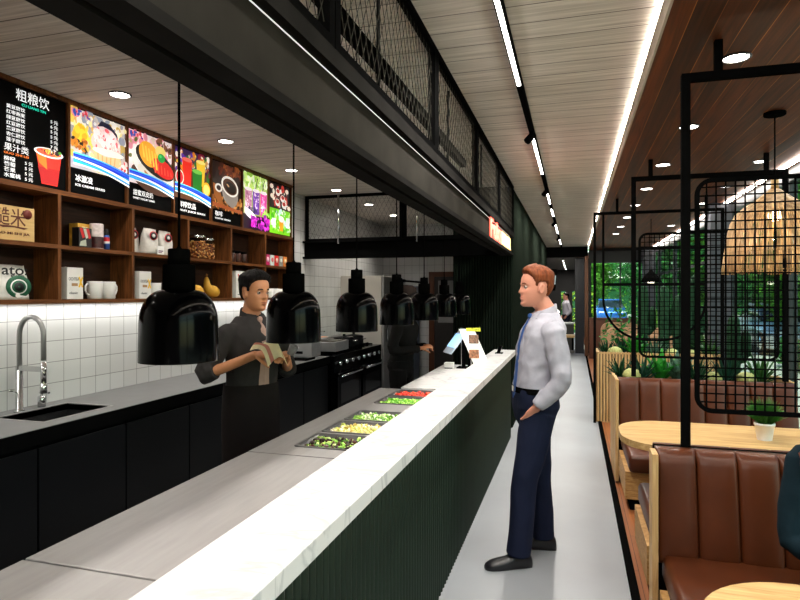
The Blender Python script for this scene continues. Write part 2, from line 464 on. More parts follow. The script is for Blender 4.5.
# ------------------------------------------------------------------ service counter
CY0, CY1 = -.9, 6.75
t = thing('service_counter', 'long serving counter with dark green fluted front beside the aisle', 'counter', (-.78, 3, 0))
MB().box(-.855, -.70, CY0, CY1, 0, .929).box(-1.44, -.855, CY0, CY1, .08, .74).box(-1.40, -.86, CY0, CY1, .0, .08).build('carcass', m_cab, t)
pts = []
p = .0455; n = int((CY1-CY0)/p)
for i in range(n):
    a = CY0 + p*i
    for k in range(7):
        u = k/6
        pts.append((-.70 + .020*math.sin(PI*u)**.7, a + p*(.05+.88*u)))
    pts.append((-.70, a + p*.99))
pts += [(-.705, CY1), (-.705, CY0)]
MB().prism(pts, .0, .929, 'z').build('fluted_panel', m_green, t)
MB().box(-.678, -.66, CY0+.05, CY1-.05, .922, .9285).build('led_strip', glow('led_soft', '#fff4dd', 5), t)
b = MB().box(-.87, -.63, CY0, CY1, .929, .982, .003).build('counter_ledge', m_marble)
tag(b, 'long white marble ledge capping the dark green serving counter', 'countertop')
# steel worktops on the kitchen side
o = MB().box(-1.48, -.858, CY0, .115, .815, .86, .003).box(-1.48, -.858, .12, 1.288, .815, .86, .003).build('steel_worktop', m_steel)
tag(o, 'brushed steel worktop section closest to the camera behind the white ledge', 'worktop')
o = MB().box(-1.48, -.858, 1.296, 2.476, .815, .86, .003).build('steel_worktop', m_steel)
tag(o, 'plain brushed steel worktop section between the food pans and the nearest section', 'worktop')
pans = [(2.63, 2.90), (2.955, 3.225), (3.28, 3.55), (3.83, 4.10), (4.15, 4.42)]
s = MB(); px0, px1 = -1.305, -.93
s.box(-1.48, px0, 2.484, 4.47, .815, .86); s.box(px1, -.858, 2.484, 4.47, .815, .86)
yy = [2.484] + [v for q in pans for v in q] + [4.47]
for a, b in zip(yy[0::2], yy[1::2]): s.box(px0, px1, a, b, .815, .86)
o = s.build('steel_worktop', m_steel); tag(o, 'brushed steel worktop section with five sunken food pans', 'worktop')
o = MB().box(-1.31, -.858, 4.476, 6.1, .82, .872, .003).box(-1.28, -.86, 4.5, 6.05, .74, .82).build('white_worktop', m_marble)
tag(o, 'white worktop section at the far end of the serving line beyond the pans', 'worktop')
# food pans and their contents
food = [('mixed green salad with dark olives', ['#7fb33a', '#3f7a1e', '#a8d25a', '#2a1712', '#c8d98a', '#4b2018'], 'nearest food pan'),
        ('pale yellow and white chopped salad', ['#e6dfa0', '#d8d67a', '#f0edcf', '#b9c25a', '#c8b050'], 'second food pan from the camera'),
        ('green and white chopped cucumber salad', ['#9cc64e', '#d9e6b0', '#5f9a30', '#eef2d6', '#78b03c'], 'third food pan from the camera'),
        ('bright green lettuce pieces', ['#8ccf3c', '#5ea62a', '#b7e06a', '#6fb838'], 'fourth food pan from the camera'),
        ('red chopped tomato', ['#d42a1c', '#ff4a2a', '#b81a12', '#e8643c'], 'farthest food pan')]
where = ['nearest the camera, filled with green salad and olives', 'second from the camera, filled with pale yellow salad', 'third from the camera, filled with green and white salad', 'fourth from the camera, filled with plain green lettuce', 'farthest from the camera, filled with red tomato']
pan = MB()
w, d, h = (px1-px0)/2, .135, .075
def rr(a, b, z): return [(x, y, z) for x, y in rrect(-a, a, -b, b, .025, 4)]
pan.rings([rr(w+.012, d+.012, .0), rr(w+.012, d+.012, .004), rr(w-.006, d-.006, .004), rr(w-.02, d-.02, -h)], cap=False)
pan.poly(rr(w-.02, d-.02, -h))
pan_o = None
for i, (a, b) in enumerate(pans):
    loc = ((px0+px1)/2, (a+b)/2, .8605)
    if pan_o is None:
        t = thing('food_pan', 'x', 'pan', (0, 0, 0)); pan.build('pan_body', mat('pan_steel', '#5c5c5c', .3, .4), t); pan_o = t
        t.location = loc
    else: t = dup(pan_o, loc)
    t['label'] = 'rectangular steel food pan ' + where[i]; t['group'] = 'food pans in the serving counter'
    f = MB(); rnd = random.Random(i)
    f.box(loc[0]-w+.022, loc[0]+w-.022, loc[1]-d+.022, loc[1]+d-.022, .81, .825)
    for k in range(560):
        x = loc[0] + rnd.uniform(-w+.02, w-.02); y = loc[1] + rnd.uniform(-d+.02, d-.02); z = .826 + rnd.uniform(0, .028)
        M = Matrix.Rotation(rnd.uniform(0, 6), 3, (rnd.random(), rnd.random(), rnd.random()+.1))
        f.mi = rnd.randrange(len(food[i][1])); r = rnd.uniform(.007, .015)
        if i == 4: f.ball((x, y, z), r*.8, 6, 4)
        else: f.ball((x, y, z), (r*1.3, r, r*.45), 6, 4, M)
    o = f.build('salad', [mat('food' + c, c, .4) for c in food[i][1]])
    tag(o, food[i][0] + ' heaped in the ' + food[i][2], 'food', 'salads in the food pans', 'stuff')

# ------------------------------------------------------------------ steel canopy above the counter
BX = -.69
t = thing('canopy_beam', 'long dark steel beam hanging over the serving counter along the aisle', 'beam', (-.75, 2.5, 2.07))
MB().box(-.765-.075, -.768, -2.4, 7.2, 2.07, 2.095).box(-.752, BX, -2.4, 7.2, 2.072, 2.098).build('bottom_flange', m_beam, t)
MB().box(-.765, -.722, -2.4, 7.2, 2.09, 2.285).build('web', mat('beam_web', '#2d2b28', .75, 0, .2, 4, bump=.05, spec=0), t)
MB().box(-.80, BX, -2.4, 7.2, 2.288, 2.342).build('top_flange', m_beam, t)
MB().box(-.722, -.7195, -2.4, 7.0, 2.2825, 2.285).build('led_strip', m_led_dim, t)
rod = MB()
for y in (5.1, 3.7, 2.3, .9): rod.cyl((-.77, y, 2.34), (-.77, y, HC), .008)
rod.build('hanger_rod', m_black, t)
t = thing('cross_beam', 'black steel beam crossing the kitchen from the tiled wall to the aisle beam', 'beam', (-2.1, 7.12, 2.08))
MB().box(XL+.003, -.842, 7.06, 7.19, 2.075, 2.10).box(XL+.003, -.842, 7.06, 7.19, 2.28, 2.305).box(XL+.003, -.842, 7.115, 7.135, 2.1, 2.28).build('steel_section', m_black, t)
for x in (-2.90, -1.86): MB().cyl((x, 7.05, 2.27), (x, 7.05, HC-.01), .014).cyl((x, 7.05, 2.27), (x, 7.07, 2.27), .012).build('hanger_rod', m_chrome, t)
m_wire = mat('mesh_wire', '#3a3833', .6, 0, spec=0)
def screen(L, H, name, label, group):
    """upright mesh panel: local x along, z up"""
    t = thing(name, label, 'screen', (0, 0, 0), group)
    f = MB(); s = .038
    f.box(0, s, -.02, .02, 0, H).box(L-s, L, -.02, .02, 0, H).box(s, L-s, -.02, .02, 0, .03).box(s, L-s, -.02, .02, H-.035, H)
    f.build('frame', m_black, t)
    m = MB(); a0, a1, b0, b1 = s, L-s, .03, H-.035
    dw, k = .06, 1.9                                        # pitch along x, slope
    x = a0 - (b1-b0)/k
    while x < a1:
        for sg in (1, -1):
            # line from (x, b0) to (x+(b1-b0)/k, b1), clipped; mirrored for sg=-1
            lo, hi = max(x, a0), min(x+(b1-b0)/k, a1)
            if hi - lo > .01:
                p0 = V((lo, 0, b0+(lo-x)*k)); p1 = V((hi, 0, b0+(hi-x)*k))
                if sg < 0: p0.x = a0+a1-p0.x; p1.x = a0+a1-p1.x
                p0.y = p1.y = sg*.0015
                m.bar(p0, p1, .0018, .0024, (0, 1, 0))
        x += dw
    m.build('mesh', m_wire, t)
    return t
scr = screen(1.37, HC-2.343, 'mesh_screen', 'x', 'mesh screens on the aisle beam')
for i in range(6):
    y = 7.18 - 1.38*(i+1)
    o = scr if i == 0 else dup(scr)
    o.location = (BX-.02, y, 2.342); o.rotation_euler = (0, 0, PI/2)
    o['label'] = 'black framed mesh screen standing on the aisle beam, %s from the lit sign end' % ['first', 'second', 'third', 'fourth', 'fifth', 'sixth'][i]
for i, (a, b) in enumerate(((XL+.02, -2.06), (-2.05, -.83))):
    o = screen(b-a, HC-2.307, 'mesh_screen', ['black framed mesh screen on the cross beam, touching the tiled wall', 'black framed mesh screen on the cross beam, nearer the aisle beam'][i], 'mesh screens on the cross beam')
    o.location = (a, 7.12, 2.305)
# lit sign on the aisle face of the beam
t = thing('lit_sign', 'small glowing red and cream burger sign on the aisle face of the dark beam', 'sign', (-.70, 6, 2.1))
MB().box(-.716, -.708, 5.2, 6.92, 2.103, 2.125).build('backing', mat('sign_backing', '#332018', .5), t)
MB().text('Fuku', .25, (-.706, 5.2, 2.125), ext=.006, bold=.008, fit=.82).build('red_lettering', glow('sign_red', '#ff5a48', 2.6), t)
MB().text('BURGER', .17, (-.706, 6.06, 2.125), ext=.006, bold=.006, fit=.84).build('cream_lettering', glow('sign_cream', '#ffcf7a', 2.4), t)

# ------------------------------------------------------------------ heat lamps
LX = -1.03
o = MB().box(LX-.03, LX+.03, .95, 5.66, 2.835, HC).build('pendant_rail', m_black)
tag(o, 'black ceiling rail that the row of counter lamps hangs from', 'rail')
t = thing('pendant_lamp', 'x', 'lamp')
MB().cyl((0, 0, .30), (0, 0, 2.835-1.421), .0035, n=8).build('cord', m_black, t)
MB().lathe([(.029, .262), (.029, .302), (.026, .304), (.008, .304), (.004, .312)], n=24).build('cap', m_black, t)
MB().lathe([(.042, .192), (.042, .258), (.040, .261), (.02, .262)], n=28).build('neck', m_black, t)
pr = []
for k in range(9):
    a = PI/2*k/8; pr.append((.040 + .062*math.sin(a), .105 + .088*math.cos(a)))
pr += [(.1035, .05), (.104, .003), (.1035, 0), (.101, 0), (.1005, .05), (.099, .105)]
for k in range(9):
    a = PI/2*(8-k)/8; pr.append((.037 + .061*math.sin(a), .105 + .084*math.cos(a)))
MB().lathe(pr, n=40, cap=False).build('shade', m_blackgloss, t)
MB().ball((0, 0, .12), (.03, .03, .045)).cyl((0, 0, .15), (0, 0, .19), .018).build('bulb', glow('warm_bulb', '#ffd9a0', 2), t)
for i in range(7):
    o = t if i == 0 else dup(t)
    o.location = (LX, 1.372 + .685*i, 1.421)
    o['label'] = 'glossy black dome heat lamp hanging over the serving counter, %s to the camera' % ORD[i]; o['group'] = 'black heat lamps above the counter'
    spot((LX, 1.372+.685*i, 1.45), 3, 120, .4, (1, .92, .82), .03)

# ------------------------------------------------------------------ kitchen run along the left wall
FX = -2.78
s = MB(); bx0, bx1, by0, by1 = -3.26, -2.90, 2.66, 3.17
s.box(XL+.002, bx0, .55, 6.49, .835, .875); s.box(bx1, FX, .55, 6.49, .835, .875)
s.box(bx0, bx1, .55, by0, .835, .875); s.box(bx0, bx1, by1, 6.49, .835, .875)
t = thing('kitchen_worktop', 'long grey worktop with black front edge along the white tiled wall', 'worktop', (-3.1, 3.5, .835))
s.build('slab', m_conc, t)
MB().box(FX-.02, FX, .55, 6.49, .79, .834).box(FX, FX+.004, .55, 6.49, .79, .872).build('front_edge', m_black, t)
b = MB()
b.box(bx0-.004, bx0, by0, by1, .66, .872).box(bx1, bx1+.004, by0, by1, .66, .872).box(bx0, bx1, by0-.004, by0, .66, .872).box(bx0, bx1, by1, by1+.004, .66, .872).box(bx0, bx1, by0, by1, .655, .66)
b.lathe([(.001, .662), (.035, .662), (.035, .661)], c=((bx0+bx1)/2, (by0+by1)/2, 0), n=16)
b.build('sink_basin', mat('dark_sink', '#2b2b2c', .3, .4), t)
b = MB(); r_ = .012
b.box(bx0-r_, bx1+r_, by0-r_, by0, .875, .8775).box(bx0-r_, bx1+r_, by1, by1+r_, .875, .8775).box(bx0-r_, bx0, by0, by1, .875, .8775).box(bx1, bx1+r_, by0, by1, .875, .8775)
b.build('sink_rim', m_steel, t)
t = thing('base_cabinet', 'x', 'cabinet')
MB().box(XL+.002, -2.822, 0, .655, .08, .79).box(XL+.002, -2.87, 0, .655, 0, .08).build('carcass', m_cab, t)
dd = MB().box(-2.82, -2.80, .004, .651, .085, .762, .002).build('door', m_cab, t)
MB().box(-2.82, -2.806, .004, .651, .764, .786).build('finger_pull', m_black, dd)
nm = ['first cabinet from the near end', 'second cabinet from the near end', 'third cabinet from the near end', 'flat black cabinet directly under the sink', 'fifth from the near end', 'sixth from the near end', 'seventh cabinet from the near end', 'eighth cabinet from the near end', 'last cabinet before the cooking range']
for i in range(9):
    o = t if i == 0 else dup(t)
    o.location = (0, .555+.66*i, 0); o['group'] = 'black base cabinets'
    o['label'] = 'handleless black base cabinet under the grey worktop, ' + nm[i].replace('flat black cabinet ', '')
t = thing('kitchen_faucet', 'tall chrome spring-neck kitchen faucet standing behind the sink', 'faucet', (-3.30, 2.85, .875))
fx, fy = -3.30, 2.85
MB().lathe([(.03, .875), (.03, .885), (.021, .89), (.021, 1.13), (.016, 1.135)], c=(fx, fy, 0), n=20).build('body', m_chrome, t)
arc = [(fx, fy, 1.13)] + [(fx + .095 - .095*math.cos(PI*k/14), fy, 1.355 + .11*math.sin(PI*k/14)) for k in range(15)] + [(fx+.19, fy, 1.2)]
MB().tube(arc, .0155, 12).build('hose', mat('hose_grey', '#8d8d8c', .35, .6), t)
MB().box(fx-.02, fx+.205, fy-.012, fy+.012, 1.13, 1.162, .003).build('holder_arm', m_chrome, t)
MB().cyl((fx+.19, fy, 1.19), (fx+.19, fy, 1.06), .017).cyl((fx+.19, fy, 1.06), (fx+.19, fy, 1.0), .02).build('spray_head', m_chrome, t)
MB().cyl((fx, fy-.02, 1.0), (fx+.01, fy-.08, 1.02), .006).build('lever', m_chrome, t)
t = thing('soap_dispenser', 'short chrome soap dispenser beside the tall faucet', 'soap dispenser', (-3.31, 3.02, .875))
MB().lathe([(.024, .875), (.024, .94), (.02, .945)], c=(-3.31, 3.02, 0), n=18).build('body', m_chrome, t)
MB().cyl((-3.31, 3.02, .945), (-3.31, 3.02, .965), .009).box(-3.325, -3.25, 3.012, 3.028, .962, .974).build('pump', m_chrome, t)
area((-3.345, 3.7, 1.54), 5.2, .03, 6, (0, 0, PI/2), (1, .97, .93))

# ------------------------------------------------------------------ shelf unit
SX = -3.195
t = thing('wall_shelf_unit', 'walnut wall shelf unit with open cubbies under the menu boards', 'shelf', (-3.3, 3.7, 1.545))
SY = [1.05+.667*i for i in range(9)]
SY[-1] = 6.386
for z0, z1, nme in ((1.545, 1.572, 'bottom_board'), (1.9, 1.926, 'middle_board'), (2.25, 2.28, 'top_board')):
    MB().box(XL+.002, SX, SY[0]-.01, SY[-1]+.01, z0, z1).build(nme, m_walnut, t)
MB().box(XL+.001, XL+.012, SY[0], SY[-1], 1.572, 2.25).build('back_panel', m_walnut_shaded, t)
for y in SY:
    MB().box(XL+.012, SX-.001, y-.013, y+.013, 1.572, 1.9).box(XL+.012, SX-.001, y-.013, y+.013, 1.926, 2.25).build('divider', m_walnut_v, t)
MY = [3.137+.535*k for k in range(-4, 7)]
f = MB().box(XL+.002, SX-.01, SY[0], MY[-1]+.03, 2.872, 2.899)
for y in MY: f.box(XL+.002, SX-.01, y-.009, y+.009, 2.28, 2.872)
f.build('menu_frame', m_walnut_v, t)
MB().box(XL+.002, XL+.1, SY[0], MY[-1], 2.28, 2.872).build('menu_backing', m_black, t)

# ------------------------------------------------------------------ menu boards
def lit(c, e=.4): return mat('print' + c, c, .45, 0, .03, 8, emit=e)
MX = SX - .03
BW, BH = .513, .588
class Art:
    """flat colour shapes on a board face; a, b in 0..1"""
    def __init__(s, y0, z0, w=BW, h=BH, x=MX): s.y0, s.z0, s.w, s.h, s.x = y0, z0, w, h, x; s.mb = MB(); s.ms = []; s.k = 0
    def col(s, c):
        m = lit(c)
        if m not in s.ms: s.ms.append(m)
        s.mb.mi = s.ms.index(m); s.k += 1
    def P(s, a, b): return (s.x + .0008 + s.k*.00012, s.y0 + a*s.w, s.z0 + b*s.h)
    def poly(s, c, pts):
        s.col(c); s.mb.poly([s.P(min(1, max(0, a)), min(1, max(0, b))) for a, b in pts])
    def rect(s, c, a0, b0, a1, b1): s.poly(c, [(a0, b0), (a1, b0), (a1, b1), (a0, b1)])
    def ell(s, c, a, b, ra, rb, rot=0, n=22, t0=0, t1=360):
        ps = []
        full = t1 - t0 >= 360
        for i in range(n if full else n+1):
            th = math.radians(t0 + (t1-t0)*i/n); x, y = ra*math.cos(th), rb*math.sin(th)
            cr, sr = math.cos(rot), math.sin(rot)
            ps.append((a + x*cr - y*sr, b + (x*sr + y*cr)))
        s.poly(c, ps)
    def curve(s, c, lo, hi, n=16):
        s.col(c)
        top = [s.mb.bm.verts.new(s.P(i/n, hi(i/n))) for i in range(n+1)]; bot = [s.mb.bm.verts.new(s.P(i/n, lo(i/n))) for i in range(n+1)]
        for i in range(n): s.mb.face([bot[i], bot[i+1], top[i+1], top[i]])
    def blobs(s, cols, a0, b0, a1, b1, n, r, seed):
        R = random.Random(seed)
        for q in range(n*3):
            k = 1 if q < n*.5 else R.uniform(.25, .6)
            s.ell(R.choice(cols), R.uniform(a0, a1), R.uniform(b0, b1), r*k*R.uniform(.5, 1.2), r*k*R.uniform(.3, 1.0), R.uniform(0, 3), 9)
    def done(s, parent, name='picture'):
        return s.mb.build(name, s.ms, parent)
def wave(A):
    g = lambda u, k: k + .10*(1-u) + .03*math.sin(3*u)
    A.curve('#0b2fd0', lambda u: g(u, .25), lambda u: g(u, .36))
    A.curve('#22a8f0', lambda u: g(u, .245)-.02*u, lambda u: g(u, .285)-.03*math.sin(4*u)*.6)
    A.curve('#f2f6ff', lambda u: g(u, .29)-.05*u, lambda u: g(u, .305)-.03*u)
    A.curve('#58d8f6', lambda u: g(u, .345), lambda u: g(u, .365)-.015*u)
    A.curve('#2f5cf0', lambda u: g(u, .31), lambda u: g(u, .325)+.01*u)
    A.curve('#ffffff', lambda u: g(u, .225)-.03*u*u, lambda u: g(u, .24)-.02*u)
m_board = mat('menu_black', '#060606', .5, spec=.05)
m_txt = glow('menu_white', '#f4f4f4', .45)
labels = ['black menu board with white Chinese price list and red drink', 'menu board picturing a pink ice cream bowl', 'menu board picturing a white bowl of cut fruit', 'menu board picturing red and green juice glasses', 'dark menu board picturing a cup of black coffee', 'menu board picturing three purple and pink smoothies', 'split menu board, dark desserts above and green drinks below']
def cjk(t, name, items, m):
    b = MB()
    for s_, size, a, bb, fit in items: b.text(s_, size, (MX+.004, y0+.011+a*BW, 2.283+bb*BH), ext=.0004, bold=.0003, fit=fit)
    b.build(name, m, t)
for k in range(7):
    y0 = 3.137 - .535 + .535*k
    t = thing('menu_board', labels[k] + ' above the shelves', 'menu board', (MX-.02, y0+.267, 2.281), 'menu boards above the shelves')
    MB().box(MX-.03, MX, y0+.011, y0+.011+BW, 2.2815, 2.2815+BH).build('panel', m_board, t)
    A = Art(y0+.011, 2.2815)
    if k == 0:
        cjk(t, 'title_lettering', [('粗粮饮', .078, .28, .85, .235)], m_txt)
        cjk(t, 'green_lettering', [('CU LIANG YIN', .022, .36, .795, .17)], glow('menu_teal', '#16c7a4', .7))
        rows = ['黄豆甜饮', '红枣燕麦', '绿豆甜饮', '红豆甜饮', '黑豆甜饮', '杏仁甜饮', '莲子甜饮']
        cjk(t, 'list_lettering', [(r, .026, .16, .735-.056*i, .125) for i, r in enumerate(rows)], m_txt)
        cjk(t, 'price_lettering', [(p_, .026, .76, .715-.055*i, .055) for i, p_ in enumerate(['5 元', '6 元', '5 元', '5 元', '5 元', '7 元', '7 元'])], m_txt)
        cjk(t, 'heading_lettering', [('果汁类', .05, .13, .305, .165)], m_txt)
        cjk(t, 'orange_lettering', [('GUO ZHI LEI', .018, .13, .265, .165)], glow('menu_orange', '#e0702a', .7))
        cjk(t, 'list_lettering', [(r, .029, .13, .20-.055*i, w_) for i, (r, w_) in enumerate((('柳橙', .075), ('葡萄', .075), ('芒果', .075), ('水蜜桃', .11)))], m_txt)
        cjk(t, 'price_lettering', [('5 元', .026, .40, .195-.055*i, .055) for i in range(4)], m_txt)
        A.poly('#e8281a', [(.56, .37), (.93, .37), (.87, .04), (.64, .04)])
        A.poly('#a80f14', [(.585, .22), (.9, .22), (.865, .05), (.645, .05)])
        A.poly('#ff7a20', [(.56, .37), (.7, .37), (.72, .2), (.6, .26)])
        A.ell('#f4f0ee', .745, .385, .215, .052); A.ell('#f0603a', .745, .388, .185, .038)
        A.blobs(['#ff9a3c', '#ffd24a', '#c81818', '#3a2020'], .62, .375, .88, .41, 9, .035, 1)
        A.ell('#2f1a22', .86, .40, .035, .028); A.ell('#4d9a2c', .90, .412, .025, .016)
    elif k == 1:
        A.rect('#d8d2c8', 0, .3, 1, .985)
        A.blobs(['#e8c95a', '#bfb8b4', '#efe8dc', '#8f97a6', '#f2dca0', '#c6a75c', '#9a9aa8'], .05, .45, .98, .95, 46, .13, 2)
        A.blobs(['#f5d63c', '#e9b82a'], .02, .68, .25, .78, 4, .12, 3); A.blobs(['#b8641c', '#20180f', '#e08a2a', '#4f9a30'], .02, .52, .26, .64, 9, .07, 4)
        A.blobs(['#d02a3a', '#3050b0', '#e8909a'], .02, .90, .3, .96, 8, .05, 5)
        A.blobs(['#e8cfc8', '#d8303a', '#f4e6e0'], .82, .32, .99, .5, 14, .05, 6)
        A.poly('#e6c690', [(.34, .58), (.86, .55), (.76, .28), (.42, .30)])
        for i in range(5): A.poly('#cfa566', [(.42+.08*i, .55), (.44+.08*i, .55), (.46+.065*i, .30), (.445+.065*i, .30)])
        A.ell('#e9cdc6', .58, .66, .27, .15); A.ell('#f1dcd8', .57, .75, .2, .12); A.ell('#ead2d0', .56, .84, .13, .07)
        A.blobs(['#f3e2e0', '#dfbcb8', '#e86a72', '#f7ecec'], .36, .58, .8, .86, 26, .045, 7)
        A.poly('#161a34', [(.40, .84), (.47, .92), (.62, .91), (.76, .82), (.78, .77), (.66, .84), (.5, .86)])
        A.ell('#f6eee6', .6, .56, .29, .04)
    elif k == 2:
        A.rect('#e7d6d4', 0, .3, 1, .985)
        A.blobs(['#e8bcc4', '#f2dede', '#d88a9a', '#cfc0b0', '#b8a070', '#ecd8d8', '#5a6a30'], .03, .5, .98, .95, 40, .11, 8)
        A.blobs(['#d02a3a', '#3050b0', '#e8909a'], .02, .90, .3, .96, 8, .05, 5); A.blobs(['#4a2a1a', '#7a4a30'], .6, .85, .95, .95, 6, .07, 9)
        A.ell('#4a2c1c', .55, .40, .52, .2, -.1); A.ell('#f2eee6', .56, .55, .52, .24, -.25); A.ell('#dcd6ca', .56, .44, .4, .12, -.2)
        A.ell('#1b1512', .58, .63, .46, .18, -.25); A.ell('#f2a928', .42, .72, .22, .16, -.3); A.ell('#d41f1c', .74, .58, .27, .12, -.2)
        for i in range(5): A.poly('#ffc94a', [(.26+.07*i, .84-.02*i), (.29+.07*i, .84-.02*i), (.34+.07*i, .66-.03*i), (.3+.07*i, .66-.03*i)])
        for i in range(6): A.poly('#f2543c', [(.54+.075*i, .66-.02*i), (.56+.075*i, .66-.02*i), (.58+.075*i, .5), (.55+.075*i, .5)])
        A.ell('#ecd070', .68, .80, .12, .08); A.ell('#18a040', .70, .72, .085, .062); A.ell('#4ccf6a', .68, .74, .03, .02)
        A.ell('#b88a50', .42, .40, .14, .03, -.7)
    elif k == 3:
        A.rect('#5a3420', 0, .25, 1, .985); A.rect('#37204a', 0, .7, 1, .985)
        A.blobs(['#d07a20', '#5a30a0', '#e8c040', '#7a1a30', '#f0e0d0', '#2f6a2a', '#c09050'], .02, .66, .98, .95, 34, .09, 10)
        A.poly('#e02818', [(.2, .83), (.46, .83), (.43, .42), (.24, .42)]); A.ell('#f06a5a', .33, .83, .13, .03); A.ell('#f4dcd4', .33, .42, .11, .022)
        A.poly('#f0c030', [(.58, .86), (.84, .86), (.8, .5), (.62, .5)]); A.ell('#f8e080', .71, .86, .13, .03)
        A.poly('#1f7a22', [(.47, .70), (.75, .70), (.72, .30), (.51, .30)]); A.ell('#74c04a', .61, .70, .14, .035); A.ell('#f0e8d8', .615, .30, .12, .022)
        A.ell('#f6ead8', .13, .55, .11, .11); A.ell('#d8202a', .13, .55, .09, .09)
        A.ell('#f6b81c', .87, .47, .12, .11, .3); A.ell('#ffe27a', .87, .47, .09, .08); A.ell('#e8d89a', .36, .345, .12, .06); A.ell('#7ab33c', .36, .35, .09, .042)
        A.ell('#5a3820', .36, .30, .11, .045)
    elif k == 4:
        A.rect('#22120c', 0, .22, 1, .985)
        A.blobs(['#5a2414', '#6a3018', '#3a1a10', '#8a4a20'], .25, .82, .98, .95, 14, .12, 11); A.blobs(['#b8783a', '#8a5020', '#c8904a', '#5a3010'], .02, .24, .98, .42, 30, .08, 12)
        A.poly('#9a5a28', [(.02, .62), (.2, .6), (.36, .3), (.24, .26), (.05, .44)])
        A.ell('#d8d2ca', .2, .56, .12, .07); A.ell('#2a160e', .2, .56, .07, .04)
        A.ell('#9a9088', .58, .5, .27, .19, -.2); A.poly('#8a8078', [(.32, .6), (.86, .58), (.8, .36), (.66, .28), (.44, .34)])
        A.ell('#e8e2d8', .57, .63, .29, .16, -.15); A.ell('#4a2812', .57, .625, .24, .125, -.15); A.ell('#140a06', .59, .615, .18, .09, -.15); A.ell('#caa070', .50, .64, .05, .015, -.4)
        A.poly('#a05028', [(0, .26), (1, .22), (1, .27), (0, .32)])
    elif k == 5:
        A.rect('#a8c060', 0, .2, 1, .985); A.blobs(['#c0d870', '#d8e8a8', '#8ab040', '#e8efd0', '#b0c88a'], .02, .62, .98, .95, 34, .14, 13)
        A.rect('#1c0f1a', 0, 0, 1, .26)
        for i, (c1, c2) in enumerate((('#c08aa0', '#a85a80'), ('#6a3a9a', '#8a50b8'), ('#d8409a', '#e878c0'))):
            a = .2 + .29*i
            A.poly(c1, [(a-.14, .70), (a+.14, .70), (a+.12, .28), (a-.12, .28)]); A.ell('#f0e2ea', a, .70, .14, .03); A.blobs([c2, '#e8d0e0'], a-.1, .36, a+.1, .66, 10, .045, 14+i)
        for a in (.42, .7): A.poly('#1a1420', [(a, .72), (a+.03, .73), (a+.12, .93), (a+.09, .93)])
        A.blobs(['#2a2048', '#3c2a60'], .06, .30, .6, .38, 14, .045, 20); A.ell('#e6dfe8', .2, .26, .3, .07, -.3); A.blobs(['#60a030', '#8acc4a'], .7, .28, .98, .36, 8, .06, 21)
        A.blobs(['#b018a0', '#d840c8', '#7a1080'], .2, .04, .98, .24, 16, .09, 22)
    else:
        A.rect('#140c0c', 0, .5, 1, .985); A.rect('#78c81e', 0, .02, 1, .5)
        A.blobs(['#e8d8c8', '#c83a30', '#f2eae0', '#7a1a18', '#3a2a24'], .18, .56, .86, .92, 26, .075, 23)
        for a, b_ in ((.12, .9), (.14, .72), (.82, .88), (.92, .56)): A.ell('#f0d8c8', a, b_, .08, .045)
        for a, b_ in ((.4, .82), (.62, .72), (.38, .62), (.68, .6)): A.ell('#f4efe6', a, b_, .1, .07); A.ell('#a82a22', a, b_+.02, .075, .04)
        A.blobs(['#e8f2d8', '#c0e880', '#4aa020', '#d0e0f0'], .06, .08, .95, .46, 26, .07, 24)
        A.poly('#f0a020', [(.42, .30), (.62, .30), (.59, .08), (.45, .08)]); A.ell('#f8f4ec', .52, .31, .12, .06); A.poly('#f0f4f0', [(.74, .36), (.92, .36), (.9, .16), (.76, .16)]); A.poly('#f0f4f0', [(.1, .3), (.26, .3), (.24, .12), (.12, .12)])
    if 1 <= k <= 3: wave(A)
    A.done(t)
    if k == 1: cjk(t, 'lettering', [('冰激凌', .05, .10, .155, .15), ('ICE CREAM SERIES', .022, .10, .095, .26)], m_txt)
    if k == 2: cjk(t, 'lettering', [('甜蜜双皮奶', .047, .12, .15, .22), ('SWEET YOGURT SERIES', .02, .12, .095, .24)], m_txt)
    if k == 3: cjk(t, 'lettering', [('鲜榨饮品', .055, .12, .13, .24), ('FRUIT JUICE SERIES', .022, .12, .065, .38)], m_txt)
    if k == 4: cjk(t, 'lettering', [('咖啡', .052, .12, .115, .12), ('COFFEE SERIES', .02, .12, .06, .26)], m_txt)
    if k == 5: cjk(t, 'lettering', [('奶昔', .05, .12, .115, .1), ('MILK SHAKE SERIES', .018, .12, .06, .26)], m_txt)
# counter: warm wash of the boards comes from the boards themselves
# ------------------------------------------------------------------ things on the shelves
U, Lw = 1.926, 1.572
def text_on(t, name, items, m, x):
    for s_, size, y, z, fit in items: MB().text(s_, size, (x, y, z), ext=.0003, bold=.0006, fit=fit).build(name, m, t)
m_brown = mat('brown_ink', '#5a2614', .6); m_grey = mat('grey_ink', '#6a6a6a', .6); m_dk = mat('black_ink', '#121212', .6); m_red = mat('red_ink', '#c8202a', .5)
m_yel = mat('yellow_ink', '#f2c21a', .5); m_grn = mat('green_ink', '#14593c', .5)
